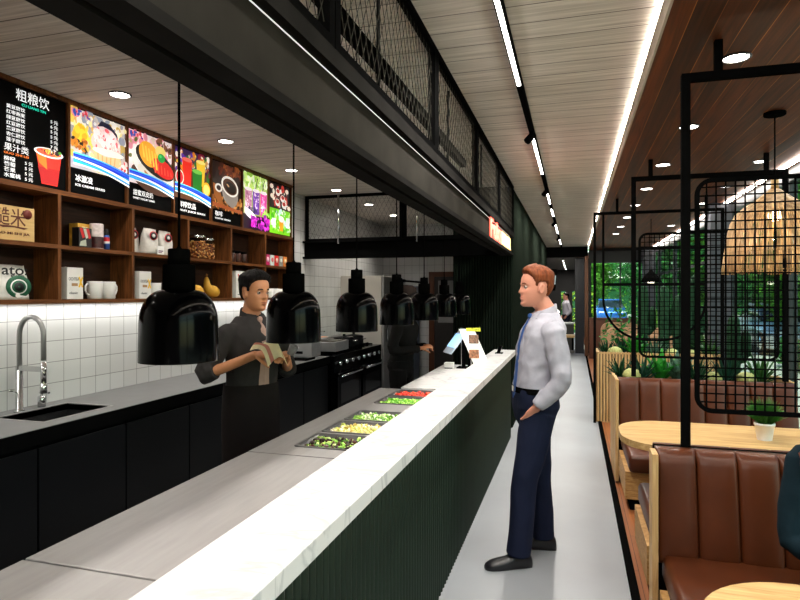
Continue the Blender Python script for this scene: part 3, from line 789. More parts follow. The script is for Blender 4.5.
# pale wooden gift box
t = thing('gift_box', 'pale wooden gift box with brown Chinese lettering on the upper shelf', 'box', (-3.28, 2.64, U))
MB().box(-3.37, -3.207, 2.42, 2.875, U, U+.205, .003).build('box_body', wood('pale_pine', '#caa56a', '#dcbd82', .5, (12, 1, 12), 3), t)
text_on(t, 'lettering', [('糙米', .115, 2.60, U+.095, .21), ('CAO MI SHI JIA', .02, 2.6, U+.035, .24)], m_brown, -3.206)
MB().lathe([(.001, 0), (.03, 0), (.03, .002), (.001, .002)], n=20, M=Matrix.Translation((-3.2065, 2.825, U+.165)) @ Matrix.Rotation(PI/2, 4, 'Y')).build('round_stamp', mat('stamp', '#6e2416', .6), t)
MB().poly([(-3.2055, 2.61, U+.085), (-3.2055, 2.66, U+.072), (-3.2055, 2.74, U+.078), (-3.2055, 2.80, U+.07), (-3.2055, 2.83, U+.08), (-3.2055, 2.72, U+.087)]).build('leaf_mark', m_brown, t)

def bag(name, label, y, z, w, h, d, x, group, lean=0, col='#dcdad6'):
    t = thing(name, label, 'bag', (x, y, z), group)
    rr_ = []
    for k in range(11):
        u = k/10
        hw = w/2*(1 - .10*u + .03*math.sin(PI*u)) ; hd = d/2*max(.06, (1-u**2.2))
        ring = []
        for i in range(20):
            a = 2*PI*i/20; c, s_ = math.cos(a), math.sin(a)
            xx = hd*math.copysign(abs(c)**.6, c); yy = hw*math.copysign(abs(s_)**.6, s_)
            ring.append((xx + .004*math.sin(5*yy/w+9*u), yy + lean*u*u, u*h + (.008*math.cos(4*PI*yy/w) if k == 10 else 0)))
        rr_.append(ring)
    MB().rings(rr_).build('pouch', mat('bag' + col, col, .45, 0, .08, 30, bump=.25), t, False)
    return t
m_bagink = mat('bag_ink', '#1a1a1a', .5)
def badge(t, ops, y, z, x, name='emblem', mats=None):
    b = MB()
    for mi, r0, r1, n, dx in ops:
        b.mi = mi
        M = Matrix.Translation((x+dx, y, z)) @ Matrix.Rotation(PI/2, 4, 'Y') @ Matrix.Scale(.8, 4, (1, 0, 0))
        b.lathe([(r0, 0), (r1, 0), (r1, .002), (r0, .002)], n=n, M=M, cap=False)
    return b.build(name, mats or [m_grn, m_white, m_dk], t, False)
def tx(t, items, m, name='lettering'):
    b = MB()
    for s_, size, y, z, x, fit in items: b.text(s_, size, (x, y, z), ext=.0003, bold=.001, align='CENTER', fit=fit)
    return b.build(name, m, t, False)
for i, (y, lab) in enumerate(((2.765, 'white coffee bag with round green emblem standing alone in full view, lower left cubby'), (2.54, 'white coffee bag with green emblem cut off by the left edge, lower left cubby'))):
    t = bag('coffee_bag', lab, y, Lw, .205, .205, .11, -3.27, 'white coffee bags with green emblems')
    badge(t, [(0, .056, .085, 32, .002), (1, .047, .056, 32, .0025), (0, .001, .047, 24, .003), (2, .008, .034, 9, .0045)], .008, .078, .052)
    tx(t, [('ROASTED', .014, .005, .137, .05, .09)], m_dk)
    tx(t, [('ato:', .085, 0, .150, .034, .17)], m_dk, 'large_lettering')
# packed groceries
t = thing('snack_box', 'black box with red and white stripes in front of a yellow one', 'box', (-3.24, 3.28, U), 'groceries on the upper shelf')
MB().box(-3.275, -3.215, 3.225, 3.335, U, U+.135, .002).build('carton', mat('pack_black', '#141518', .4), t)
b = MB()
for k, (c, a) in enumerate(((0, 0), (1, .03), (0, .055))):
    b.mi = c; b.poly([(-3.2145, 3.23+a, U+.13), (-3.2145, 3.255+a, U+.13), (-3.2145, 3.275+a, U+.07), (-3.2145, 3.255+a, U+.06)])
b.mi = 1; b.poly([(-3.2145, 3.23, U+.01), (-3.2145, 3.29, U+.01), (-3.2145, 3.285, U+.055), (-3.2145, 3.24, U+.04)])
b.build('stripes', [mat('pack_red', '#d02020', .4), mat('pack_pale', '#b8c0b0', .4)], t)
t = thing('grocery_box', 'yellow grocery box standing behind the black striped box', 'box', (-3.33, 3.33, U), 'groceries on the upper shelf')
MB().box(-3.36, -3.285, 3.285, 3.395, U, U+.172, .002).build('carton', mat('pack_yellow', '#d8a83c', .45, 0, .3, 25), t)
MB().box(-3.286, -3.2845, 3.32, 3.37, U+.1, U+.15).build('printed_patch', mat('pack_cream', '#f0dfb0', .5, 0, .3, 60), t)
t = thing('drink_can', 'tall white and maroon patterned tin beside the striped box', 'can', (-3.25, 3.415, U), 'groceries on the upper shelf')
MB().lathe([(.043, U), (.045, U+.004), (.045, U+.174), (.042, U+.178), (.001, U+.178)], c=(-3.25, 3.415, 0), n=28).build('tin', mat('tin_white', '#c9bcb9', .35, 0, .35, 30), t)
MB().lathe([(.0455, U+.006), (.0455, U+.085)], c=(-3.25, 3.415, 0), n=28, cap=False).build('dark_band', mat('tin_maroon', '#3a1416', .4, 0, .6, 40), t)
t = thing('small_bottle', 'small bottle with dark cap and red, white and blue label', 'bottle', (-3.235, 3.495, U), 'groceries on the upper shelf')
MB().lathe([(.019, U), (.019, U+.095), (.012, U+.105)], c=(-3.235, 3.495, 0), n=18).build('bottle_body', mat('bottle_blue', '#3a62b8', .4), t)
MB().lathe([(.0125, U+.1), (.011, U+.145), (.006, U+.15)], c=(-3.235, 3.495, 0), n=14).build('cap', m_dk, t)
MB().lathe([(.0194, U+.06), (.0194, U+.09)], c=(-3.235, 3.495, 0), n=18, cap=False).build('label_band', m_red, t)
MB().lathe([(.0196, U+.044), (.0196, U+.06)], c=(-3.235, 3.495, 0), n=18, cap=False).build('label_band', m_white, t)
# white cartons with yellow mark
for i, (y, lab) in enumerate(((3.185, 'white carton with yellow figure beside two white mugs, lower shelf'), (3.86, 'white carton with yellow figure beside a single mug, lower shelf'))):
    t = thing('tea_carton', lab, 'box', (-3.23, y, Lw), 'white cartons with yellow figure')
    MB().box(-3.285, -3.205, y-.066, y+.066, Lw, Lw+.212, .002).build('carton', mat('carton_white', '#e4e2df', .5), t)
    text_on(t, 'lettering', [('OCHTEA', .03, y-.055, Lw+.125, .085), ('classic', .022, y-.05, Lw+.035, .07)], m_grey, -3.2045)
    MB().box(-3.2055, -3.2043, y-.03, y+.02, Lw+.088, Lw+.107).build('brown_tab', mat('tab_brown', '#a8825a', .5), t)
    MB().bar((-3.2042, y+.03, Lw+.15), (-3.2042, y+.06, Lw+.08), .012, .001, (1, 0, 0)).bar((-3.2040, y+.06, Lw+.15), (-3.2040, y+.03, Lw+.08), .012, .001, (1, 0, 0)).build('yellow_figure', m_yel, t)
# mugs
t = thing('mug', 'x', 'mug')
MB().lathe([(.001, .0), (.044, .0), (.049, .006), (.051, .122), (.05, .125), (.047, .122), (.045, .01), (.001, .008)], n=32, cap=False).build('cup', mat('china_white', '#e6e4e2', .3), t)
MB().tube([(0, .053, .1), (0, .072, .104), (0, .084, .09), (0, .084, .06), (0, .072, .036), (0, .053, .03)], .006, 8).build('handle', mat('china_white', '#e6e4e2', .3), t)
for i, (x, y, r, lab) in enumerate(((-3.25, 3.40, PI, 'white mug with its handle towards the white carton, left of a pair'), (-3.26, 3.535, 0, 'white mug with handle pointing away from carton, right of a pair'), (-3.25, 4.02, PI, 'single white mug half hidden by the nearest heat lamp'))):
    o = t if i == 0 else dup(t)
    o.location = (x, y, Lw); o.rotation_euler = (0, 0, r); o['label'] = lab; o['group'] = 'white mugs on the lower shelf'
# foil coffee bags
for i, (x, y, lab) in enumerate(((-3.33, 3.83, 'grey white coffee bag at the back left of three, upper shelf'), (-3.265, 3.97, 'white coffee bag with red black emblem standing behind a small card'), (-3.28, 4.17, 'white coffee bag with red black emblem, right of the three'))):
    t = bag('coffee_bag', lab, y, U, .165, .2, .10, x, 'white coffee bags with red emblems', .012 if i else 0, '#c9c6c0')
    badge(t, [(0, .001, .045, 20, .001), (1, .001, .036, 20, .002), (2, .001, .018, 12, .003)], .01, .148, .036, mats=[m_red, m_dk, m_white])
t = thing('price_card', 'small white printed card leaning before the middle coffee bag', 'card', (-3.205, 4.02, U))
MB().box(-3.203, -3.200, 3.99, 4.075, U, U+.07).build('card', m_white, t)
MB().box(-3.2, -3.1992, 4.005, 4.06, U+.025, U+.033).box(-3.2, -3.1992, 4.005, 4.045, U+.014, U+.02).build('printed_lines', mat('card_ink', '#6a3a68', .5), t)
# nut jars
m_jar = glass('jar_glass', '#f2f2ec', .96)
def nutjar(x, y, r, h, lab):
    t = thing('nut_jar', lab, 'jar', (x, y, U), 'glass jars of nuts')
    MB().lathe([(r*.92, 0), (r, .008), (r, h*.9), (r*.9, h*.96)], n=32).build('jar', m_jar, t, False)
    f = MB(); R = random.Random(int(y*100)); cs = ['#8a4a22', '#c98a4a', '#e0b070', '#5a2c14', '#b06a30']
    f.mi = 0; f.lathe([(r*.86, .006), (r*.86, h*.78)], n=24)
    for k in range(260):
        a = R.uniform(0, 2*PI); z = R.uniform(.012, h*.78); f.mi = R.randrange(5)
        f.ball((r*.88*math.cos(a), r*.88*math.sin(a), z), (.012, .01, .008), 6, 4, Matrix.Rotation(R.uniform(0, 6), 3, (R.random(), R.random(), 1)))
    o = f.build('nuts', [mat('nut' + c, c, .5) for c in cs], t, False); o['kind'] = 'stuff'
    MB().lathe([(r*.98, h*.95), (r*1.0, h*.96), (r*1.0, h*1.04), (r*.92, h*1.06), (.001, h*1.06)], n=32).build('lid', m_chrome, t, False)
nutjar(-3.285, 4.615, .085, .2, 'larger glass jar of mixed nuts with silver lid, upper shelf')
nutjar(-3.3, 4.80, .07, .19, 'smaller glass jar of mixed nuts with silver lid, right of larger')
# butternut squashes
m_sq = mat('squash_skin', '#d9a238', .45, 0, .12, 14, bump=.05); m_stem = mat('squash_stem', '#8a5a28', .7)
for i, (y, lab) in enumerate(((4.60, 'yellow butternut squash left of a pair on the lower shelf'), (4.85, 'yellow butternut squash right of a pair on the lower shelf'))):
    t = thing('butternut_squash', lab, 'squash', (-3.29, y, Lw), 'yellow squashes on the lower shelf')
    path = [V((0, -.068, .195)), V((0, -.066, .17)), V((0, -.062, .13)), V((0, -.048, .095)), V((.004, -.015, .07)), V((.008, .03, .06)), V((.01, .07, .052)), V((.01, .092, .048))]
    MB().tube(path, [.012, .024, .031, .041, .056, .058, .045, .014], 18).build('squash_body', m_sq, t, False)
    MB().tube([(0, -.068, .19), (0, -.07, .208), (.004, -.062, .222)], [.010, .008, .011], 8).build('stem', m_stem, t, False)
# dark jars
for i, y in enumerate((5.20, 5.31, 5.42)):
    t = thing('dark_jar', '%s dark brown jar with black lid in a row of three, upper shelf' % ['left', 'middle', 'right'][i], 'jar', (-3.29, y, U), 'dark jars on the upper shelf')
    MB().lathe([(.038, 0), (.042, .006), (.042, .085), (.034, .096)], n=20).build('jar', mat('dark_jar', '#3a1e14', .3), t, False)
    MB().lathe([(.036, .096), (.037, .12), (.001, .121)], n=20).build('lid', m_black, t, False)
# white boxes with red bird mark
for i, y in enumerate((5.225, 5.365)):
    t = thing('tall_carton', 'tall white carton with red figure, %s' % ['left one of two, lower shelf', 'right one, partly behind the man in black shirt'][i], 'box', (-3.25, y, Lw), 'tall white cartons with red figure')
    MB().box(-3.30, -3.215, y-.062, y+.062, Lw, Lw+.268, .002).build('carton', mat('carton_white', '#e4e2df', .5), t)
    b = MB(); x = -3.2145
    b.poly([(x, y-.03, Lw+.235), (x, y-.015, Lw+.24), (x, y+.015, Lw+.19), (x, y+.005, Lw+.165), (x, y-.012, Lw+.19)])
    b.poly([(x, y+.012, Lw+.235), (x, y+.022, Lw+.23), (x, y+.02, Lw+.2), (x, y+.008, Lw+.195)])
    b.mi = 1; b.poly([(x, y-.005, Lw+.17), (x, y+.012, Lw+.17), (x, y+.022, Lw+.135), (x, y+.004, Lw+.15), (x, y-.012, Lw+.132)])
    b.mi = 2; b.box(x-.0006, x, y-.03, y+.01, Lw+.03, Lw+.038)
    b.build('printed_figure', [m_red, m_yel, m_grey], t)
for i, (c, c2) in enumerate((('#c8246a', 'magenta'), ('#cfe0dc', 'pale blue'), ('#d82a22', 'red'), ('#9aa09a', 'grey'), ('#e88a3a', 'orange'))):
    y = 5.80 + .102*i
    t = thing('small_carton', 'small %s carton in the row of five coloured cartons' % c2, 'box', (-3.26, y, U), 'coloured cartons on the upper shelf')
    MB().box(-3.31, -3.215, y-.044, y+.044, U, U+.118, .002).build('carton', mat('small' + c, c, .45, 0, .12, 30), t)
    MB().lathe([(.001, 0), (.026, 0), (.026, .001), (.001, .001)], n=16, M=Matrix.Translation((-3.2148, y, U+.065)) @ Matrix.Rotation(PI/2, 4, 'Y')).build('printed_disc', mat('disc%d' % i, ['#f0c8d8', '#d86a6a', '#f4e0d0', '#e8e8e0', '#f8e0b0'][i], .5), t)
for i, y in enumerate((5.92, 6.03, 6.14)):
    o = MB().lathe([(.036, Lw), (.044, Lw+.1), (.041, Lw+.1), (.034, Lw+.01)], c=(-3.26, y, 0), n=22, cap=False).lathe([(.036, Lw), (.001, Lw+.001)], c=(-3.26, y, 0), n=22, cap=False).build('cup', mat('china_white', '#e6e4e2', .3))
    tag(o, '%s small white cup of three on the last lower shelf' % ['left', 'middle', 'right'][i], 'cup', 'white cups on the lower shelf')

# ------------------------------------------------------------------ cooking end of the kitchen
t = thing('cooking_range', 'black steel cooking range with chrome handles past the grey worktop', 'cooker', (-3.05, 7.4, 0))
MB().box(XL+.002, -2.74, 6.53, 8.33, .1, .87, .004).box(XL+.002, -2.78, 6.55, 8.31, 0, .1).build('body', m_blackgloss, t)
for a, b in ((6.58, 7.40), (7.46, 8.28)):
    d = MB().box(-2.738, -2.715, a, b, .2, .66, .004).build('oven_door', m_blackgloss, t)
    MB().box(-2.7152, -2.713, a+.1, b-.1, .28, .52).build('door_glass', mat('oven_glass', '#1a1a1c', .08), d)
    MB().cyl((-2.68, a+.06, .62), (-2.68, b-.06, .62), .012).cyl((-2.71, a+.1, .62), (-2.68, a+.1, .62), .008).cyl((-2.71, b-.1, .62), (-2.68, b-.1, .62), .008).build('door_handle', m_chrome, d)
for k in range(8):
    y = 6.68 + .21*k
    MB().cyl((-2.74, y, .77), (-2.705, y, .77), .024, n=16).build('knob', m_chrome, t)
g = MB()
for y in (6.75, 7.2, 7.65, 8.1):
    for dx in (-.15, 0, .15): g.box(-3.08+dx-.006, -3.08+dx+.006, y-.18, y+.18, .885, .9)
    for dy in (-.17, 0, .17): g.box(-3.26, -2.86, y+dy-.006, y+dy+.006, .872, .89)
g.build('pan_grate', m_black, t)
MB().box(XL+.003, XL+.03, 6.53, 8.33, .87, 1.0).build('back_rail', m_steel, t)
def bowl(name, lab, x, y, z, r, h, c, cn, handle=0):
    t = thing(name, lab, 'pan', (x, y, z))
    MB().lathe([(r*.75, 0), (r, h), (r*.97, h), (r*.72, .008)], n=24, cap=False).lathe([(r*.75, 0), (.001, 0)], n=24, cap=False).build('pan_body', m_steel, t, False)
    o = MB().lathe([(.001, h*.9), (r*.6, h*.92), (r*.93, h*.8)], n=20, cap=False).build(cn, mat('soup' + c, c, .4, 0, .15, 40), t, False)
    if handle: MB().bar((r, 0, h*.9), (r+handle, -.03, h*1.1), .02, .012).build('handle', m_chrome, t, False)
    return t
t = thing('food_warmer', 'grey steel box warmer at the far end of the grey worktop', 'appliance', (-3.06, 6.3, .875))
MB().box(-3.25, -2.885, 6.22, 6.47, .885, 1.125, .006).box(-3.23, -2.91, 6.24, 6.45, .875, .885).build('casing', mat('warmer_grey', '#8b8b8b', .35, .3), t)
MB().box(-3.26, -2.875, 6.21, 6.48, 1.125, 1.14, .003).build('lid', m_steel, t)
MB().box(-3.2, -3.0, 6.216, 6.22, .92, .95).build('vent_panel', m_black, t)
bowl('sauce_pan', 'shallow steel pan of yellow food on top of the warmer', -3.0, 6.34, 1.14, .11, .035, '#e0b020', 'yellow_food', .12)
t = thing('scale', 'black kitchen scale on the grey worktop in front of the warmer', 'scale', (-3.1, 5.75, .875))
MB().box(-3.2, -2.98, 5.6, 5.85, .875, .90, .004).box(-3.2, -3.16, 5.72, 5.8, .90, .985, .004).build('base', m_black, t)
MB().box(-3.19, -2.99, 5.62, 5.84, .905, .915).build('platform', mat('scale_plate', '#3a3a3a', .25), t)
o = MB().box(-3.13, -2.82, 5.93, 6.17, .875, .882, .002).box(-3.13, -3.12, 5.93, 6.17, .882, .9).box(-2.83, -2.82, 5.93, 6.17, .882, .9).build('tray', m_black)
tag(o, 'flat black tray lying on the grey worktop beside the scale', 'tray')
t = thing('countertop_fryer', 'low steel fryer with two black knobs on the cooking range', 'appliance', (-3.0, 6.95, .9))
MB().box(-3.22, -2.80, 6.72, 7.16, .902, 1.02, .006).build('casing', mat('warmer_grey', '#8b8b8b', .35, .3), t)
MB().box(-3.18, -2.84, 6.76, 7.12, 1.018, 1.03).build('oil_tank', mat('fry_oil', '#3a2c18', .2), t)
bowl('frying_pan', 'steel pan of orange food with long handle on the fryer', -3.06, 6.86, 1.03, .12, .045, '#f08a1c', 'orange_food', .2)
for k, y in enumerate((7.5, 7.86)):
    t = thing('stock_pot', 'low dark cooking pot with black lid on the range, %s' % ['nearer the fryer', 'nearer the fridge'][k], 'pot', (-3.0, y, .9), 'dark pots on the range')
    MB().lathe([(.13, 0), (.14, .01), (.14, .11), (.145, .115)], n=24).build('pot_body', mat('pot_dark', '#2a2a2c', .25, .5), t, False)
    MB().lathe([(.146, .115), (.12, .135), (.02, .145), (.02, .17), (.001, .172)], n=24).build('lid', m_blackgloss, t, False)
    MB().tube([(.14, -.04, .08), (.17, -.04, .085), (.17, .04, .085), (.14, .04, .08)], .008).build('handle', m_chrome, t, False)
t = thing('fridge', 'tall plain steel fridge at the far end of the kitchen', 'fridge', (-3.07, 8.8, 0))
MB().box(XL+.002, -2.76, 8.38, 9.2, .06, 1.89, .006).box(XL+.02, -2.8, 8.4, 9.18, 0, .06).build('cabinet', mat('fridge_steel', '#c8c2ba', .35, .15, .04, 2), t)
d = MB().box(-2.756, -2.72, 8.385, 9.195, .1, 1.88, .005).build('door', m_steel, t)
MB().cyl((-2.69, 8.46, .9), (-2.69, 8.46, 1.4), .012).build('handle', m_chrome, d)
# back door with brown frame, blue-grey locker
d = struct('door_1', MB().box(-2.53, -2.43, YB-.05, YB, 0, 2.02).box(-1.55, -1.45, YB-.05, YB, 0, 2.02).box(-2.43, -1.55, YB-.05, YB, 1.93, 2.02), mat('door_frame_brown', '#5a3016', .5))
MB().box(-2.43, -1.55, YB-.03, YB-.005, 0, 1.93).build('door_leaf', mat('door_dark', '#2a2624', .5), d)
MB().box(-2.36, -1.62, YB-.034, YB-.03, 1.1, 1.86).build('door_pane', mat('door_pane', '#8d8d8c', .2), d)
t = thing('locker', 'tall pale blue grey locker against the back wall of the kitchen', 'locker', (-2.88, 10.3, 0))
MB().box(-3.05, -2.72, 10.12, YB-.002, 0, 1.76, .004).build('cabinet', mat('locker_blue', '#7d8ca6', .5), t)
MB().box(-3.04, -2.73, 10.108, 10.12, .05, 1.74, .003).build('door', mat('locker_door', '#8796ae', .5), t)
MB().box(-2.78, -2.76, 10.095, 10.108, .9, 1.05).build('handle', m_black, t)
t = thing('swing_bracket', 'black swing arm fixed to the tiled back wall above the locker', 'bracket', (-2.8, 10.4, 1.85))
MB().cyl((-3.0, YB-.001, 1.86), (-3.0, 10.2, 1.86), .03).bar((-3.0, 10.2, 1.86), (-2.55, 10.25, 1.82), .035, .035).build('arm', m_black, t)
MB().ball((-3.0, 10.2, 1.86), .055, 12, 8).build('joint', m_black, t)

# ------------------------------------------------------------------ far end of the serving counter
t = thing('pos_terminal', 'two sided point of sale display on black posts at the far counter end', 'screen', (-1.05, 5.85, .872))
MB().box(-1.12, -.94, 5.78, 5.94, .872, .882).build('base', m_black, t)
MB().box(-1.075, -1.045, 5.84, 5.88, .88, 1.22).box(-1.015, -.985, 5.84, 5.88, .88, 1.22).build('post', m_black, t)
MB().box(-1.082, -1.076, 5.838, 5.882, .88, 1.2).box(-.984, -.978, 5.838, 5.882, .88, 1.2).build('post_edge', m_chrome, t)
def slab(c, right, up, w, h, th, mb=None):
    mb = mb or MB(); c, r, u = V(c), V(right).normalized(), V(up).normalized(); nn = r.cross(u)
    M = Matrix((r, u, nn)).transposed().to_4x4(); M.translation = c
    mb.box(-w/2, w/2, -h/2, h/2, -th/2, th/2, 0, M); return mb
slab((-1.13, 5.82, 1.14), (.35, -.6, 0), (.55, .25, .8), .24, .30, .012).build('screen_panel', mat('pos_screen_back', '#c3d4e4', .3), t)
slab((-1.135, 5.812, 1.145), (.35, -.6, 0), (.55, .25, .8), .21, .16, .012).build('lit_screen', glow('pos_glow', '#9fd0f0', .6), t)
rgt, upv = V((.93, .28, 0)), V((-.42, .12, .9))
mc = V((-.935, 5.72, 1.10))
bd = slab(mc, rgt, upv, .15, .37, .008).build('menu_board', m_white, t)
r_, u_ = rgt.normalized(), upv.normalized(); u_ = (u_ - r_*u_.dot(r_)).normalized(); n_ = r_.cross(u_)
for dz, w_, h_, c, nm_ in ((.165, .14, .035, '#c6e01a', 'green_header'), (.07, .095, .085, '#6a4a34', 'food_photo'), (-.075, .095, .085, '#8a5a3a', 'food_photo')):
    slab(mc + u_*dz + n_*.005, r_, u_, w_, h_, .004).build(nm_, mat('pos' + c, c, .4, 0, .7, 60), bd)
t = thing('card_reader', 'small white card reader box next to the point of sale display', 'card reader', (-1.19, 5.78, .872))
MB().box(-1.235, -1.145, 5.74, 5.82, .872, .93, .004).build('casing', m_white, t)
MB().box(-1.23, -1.15, 5.735, 5.74, .875, .882).build('slot', m_black, t)
t = thing('card_stand', 'tiny black stand on the far end of the white ledge', 'stand', (-.76, 6.3, .982))
MB().box(-.80, -.72, 6.26, 6.34, .982, .992, .002).build('base', m_black, t)
slab((-.755, 6.3, 1.025), (1, 0, 0), (.3, .3, .9), .035, .075, .01).build('upright', m_blackgloss, t)
# ------------------------------------------------------------------ booths on the window side
BXL, BXR = .34, 1.72
m_trimblack = m_black
def back_pad(x0, x1, y, z0, z1, lean, th, face=-1):
    """channelled back cushion; face=-1 looks towards the camera"""
    n = max(1, round((x1-x0)/.162)); w = (x1-x0)/n
    b = MB(); rings = []
    prof = [(0, .0), (.15, .55), (.5, 1), (.85, .55), (1, 0)]
    zs = [0, .02, .06, .15, .35, .55, .75, .88, .95, .985, 1]
    for ch in range(n):
        rr_ = []
        for z in zs:
            zz = z0 + (z1-z0)*z
            edge = min(1, max(0, min(z, 1-z)/.09)); edge = math.sin(edge*PI/2)**.6
            fr = []
            for u, k in ((.0, .2), (.025, .72), (.10, .92), (.30, .99), (.5, 1), (.70, .99), (.90, .92), (.975, .72), (1, .2)):
                d = th*.55 + .45*th*k
                fr.append((x0 + w*(ch+u), y + face*(d*(.35+.65*edge) - th) - face*lean*(z-1), zz))
            fr += [(x0+w*(ch+1), y - face*th - face*lean*(z-1), zz), (x0+w*ch, y - face*th - face*lean*(z-1), zz)]
            rr_.append(fr)
        b.rings(rr_)
    return b
def seat_pad(x0, x1, y0, y1, z0, z1):
    b = MB()
    n = max(1, round((x1-x0)/.55)); w = (x1-x0)/n
    for i in range(n): b.box(x0+w*i+.002, x0+w*(i+1)-.002, y0, y1, z0, z1, .028)
    for f in b.bm.faces: f.smooth = True
    return b
def bench(label, yb, sides, y_panel):
    t = thing('booth_bench', label, 'bench', (1.03, yb, 0), 'brown leather booth benches')
    for f in sides:                                             # f=-1 faces the camera, +1 away
        yf = yb + f*.105                                         # front of the back cushion at the top
        g = lambda d: yb + f*d
        s0, s1 = sorted((g(.12), g(.93)))
        back_pad(BXL+.03, BXR, yf, .37, .88, .09, .085, f).build('backrest', m_leather, t)
        seat_pad(BXL+.045, BXR, s0, s1, .295, .425).build('seat', m_leather, t)
        p0, p1 = sorted((g(.24), g(.88)))
        MB().box(BXL+.025, BXR, p0, p1, .09, .293).build('seat_base', m_oak_edge, t)
        MB().box(BXL+.06, BXR, p0+.04, p1-.04, 0, .09).build('toe_kick', m_black, t)
    a, b = y_panel
    MB().box(BXL-.002, BXL+.024, a, b, .02, .884, .003).build('end_panel', m_oak_v, t)
    MB().box(BXL+.028, BXR, yb-.02, yb+.02, .1, .878).build('back_core', m_black, t)
    return t
bench('brown leather double sided booth bench closest to the camera, back of near table', 3.08, (-1, 1), (2.87, 2.985))
bench('brown leather booth bench behind the table with potted plant, against planter', 5.55, (-1,), (5.33, 5.62))
def table(label, x0, y0, y1, r):
    t = thing('booth_table', label, 'table', ((x0+BXR)/2, (y0+y1)/2, 0), 'oak booth tables')
    pts = [(BXR, y0), (BXR, y1)]
    a = rrect(x0, BXR, y0, y1, r, 10)
    a = [p for p in a if p[0] < x0+r+.001]
    pts = [(BXR, y0), (BXR, y1)] + a
    MB().prism(pts, .69, .73, 'z').build('tabletop', m_oak, t)
    for x in (x0+.45, BXR-.35):
        MB().box(x-.03, x+.03, (y0+y1)/2-.03, (y0+y1)/2+.03, .02, .69).build('leg', m_black, t)
        MB().box(x-.2, x+.2, (y0+y1)/2-.25, (y0+y1)/2+.25, 0, .02).build('foot_plate', m_black, t)
table('long oak table with rounded end carrying the small potted plant', .28, 3.66, 4.42, .3)
table('oak table at the bottom right corner in front of the nearest bench', .33, 1.28, 2.04, .3)

def grid_panel(x0, x1, y, z0, z1, r, s, th=.0065):
    m = MB(); n = 0
    def cut(p):                                                  # inner limits in the rounded corner
        return 0
    def span(v, lo, hi, other_lo, other_hi):
        d = min(v-lo, hi-v)
        k = r - math.sqrt(max(0, r*r-(r-d)**2)) if d < r else 0
        return other_lo+k, other_hi-k
    k = 1
    while x0 + k*s < x1-.01:
        a, b = span(x0+k*s, x0, x1, z0, z1); m.box(x0+k*s-th/2, x0+k*s+th/2, y-th/2, y+th/2, a, b); k += 1
    k = 1
    while z0 + k*s < z1-.01:
        a, b = span(z0+k*s, z0, z1, x0, x1); m.box(a, b, y-th/2+.004, y+th/2+.004, z0+k*s-th/2, z0+k*s+th/2); k += 1
    return m
def rim(x0, x1, y, z0, z1, r, w):
    m = MB(); a = rrect(x0, x1, z0, z1, r); b = rrect(x0+w, x1-w, z0+w, z1-w, max(.01, r-w))
    A = [[m.bm.verts.new((p[0], y+d, p[1])) for p in q] for q in (a, b) for d in (-w/2, w/2)]
    n = len(a)
    for i in range(n):
        j = (i+1) % n
        for p, q in ((0, 1), (1, 3), (3, 2), (2, 0)): m.face([A[p][i], A[p][j], A[q][j], A[q][i]])
    return m
def frame(label, y, zb, x0=.509, x1=1.69):
    t = thing('booth_screen', label, 'frame', ((x0+x1)/2, y, zb), 'black steel frames over the booths')
    h = .019
    for x in (x0, x1): MB().box(x-h, x+h, y-h, y+h, zb, 2.61).build('post', m_black, t)
    MB().box(x0-h, x1+h, y-h, y+h, 2.61, 2.648).build('top_bar', m_black, t)
    for x in (x0+.14, x1-.14): MB().box(x-.017, x+.017, y-.017, y+.017, 2.648, HS).build('ceiling_stem', m_black, t)
    a, b = x0+.04, x1-.045
    rim(a, b, y, 1.045, 2.15, .075, .02).build('panel_rim', m_black, t)
    grid_panel(a+.01, b-.01, y, 1.055, 2.14, .065, .0405).build('wire_grid', m_black, t)
    for z in (1.3, 1.9):
        for p, q in ((x0+h, a), (b, x1-h)): MB().box(p, q, y-.006, y+.006, z-.006, z+.006).build('panel_lug', m_black, t)
frame('black steel frame with wire grid standing on the nearest bench back', 3.08, .878)
frame('black steel frame with wire grid rising behind the bench and its planter', 5.63, .878)
t = thing('booth_screen', 'tall black steel frame with curved corner at the slatted wooden planter', 'frame', (1, 7.8, 0), 'black steel frames over the booths')
for x in (.25, 1.69): MB().box(x-.016, x+.016, 7.785, 7.817, 0, 2.6).build('post', m_black, t)
MB().box(.234, 1.706, 7.785, 7.817, 2.6, 2.635).build('top_bar', m_black, t)
ul = [(.352, 7.801, 2.6)] + [(.352+.5-.5*math.cos(PI/2*k/12), 7.801, 1.55-.5*math.sin(PI/2*k/12)) for k in range(13)]
ul += [(1.51-.5+.5*math.sin(PI/2*k/12), 7.801, 1.55-.5*math.cos(PI/2*k/12)) for k in range(13)] + [(1.51, 7.801, 2.6)]
MB().tube(ul, .014, 8).build('curved_rail', m_black, t)
for z in (2.17, 1.73): MB().box(.36, 1.5, 7.79, 7.812, z-.018, z+.018).build('cross_bar', m_black, t)
MB().box(.50, .53, 7.785, 7.817, 2.635, HS).box(1.5, 1.53, 7.785, 7.817, 2.635, HS).build('ceiling_stem', m_black, t)

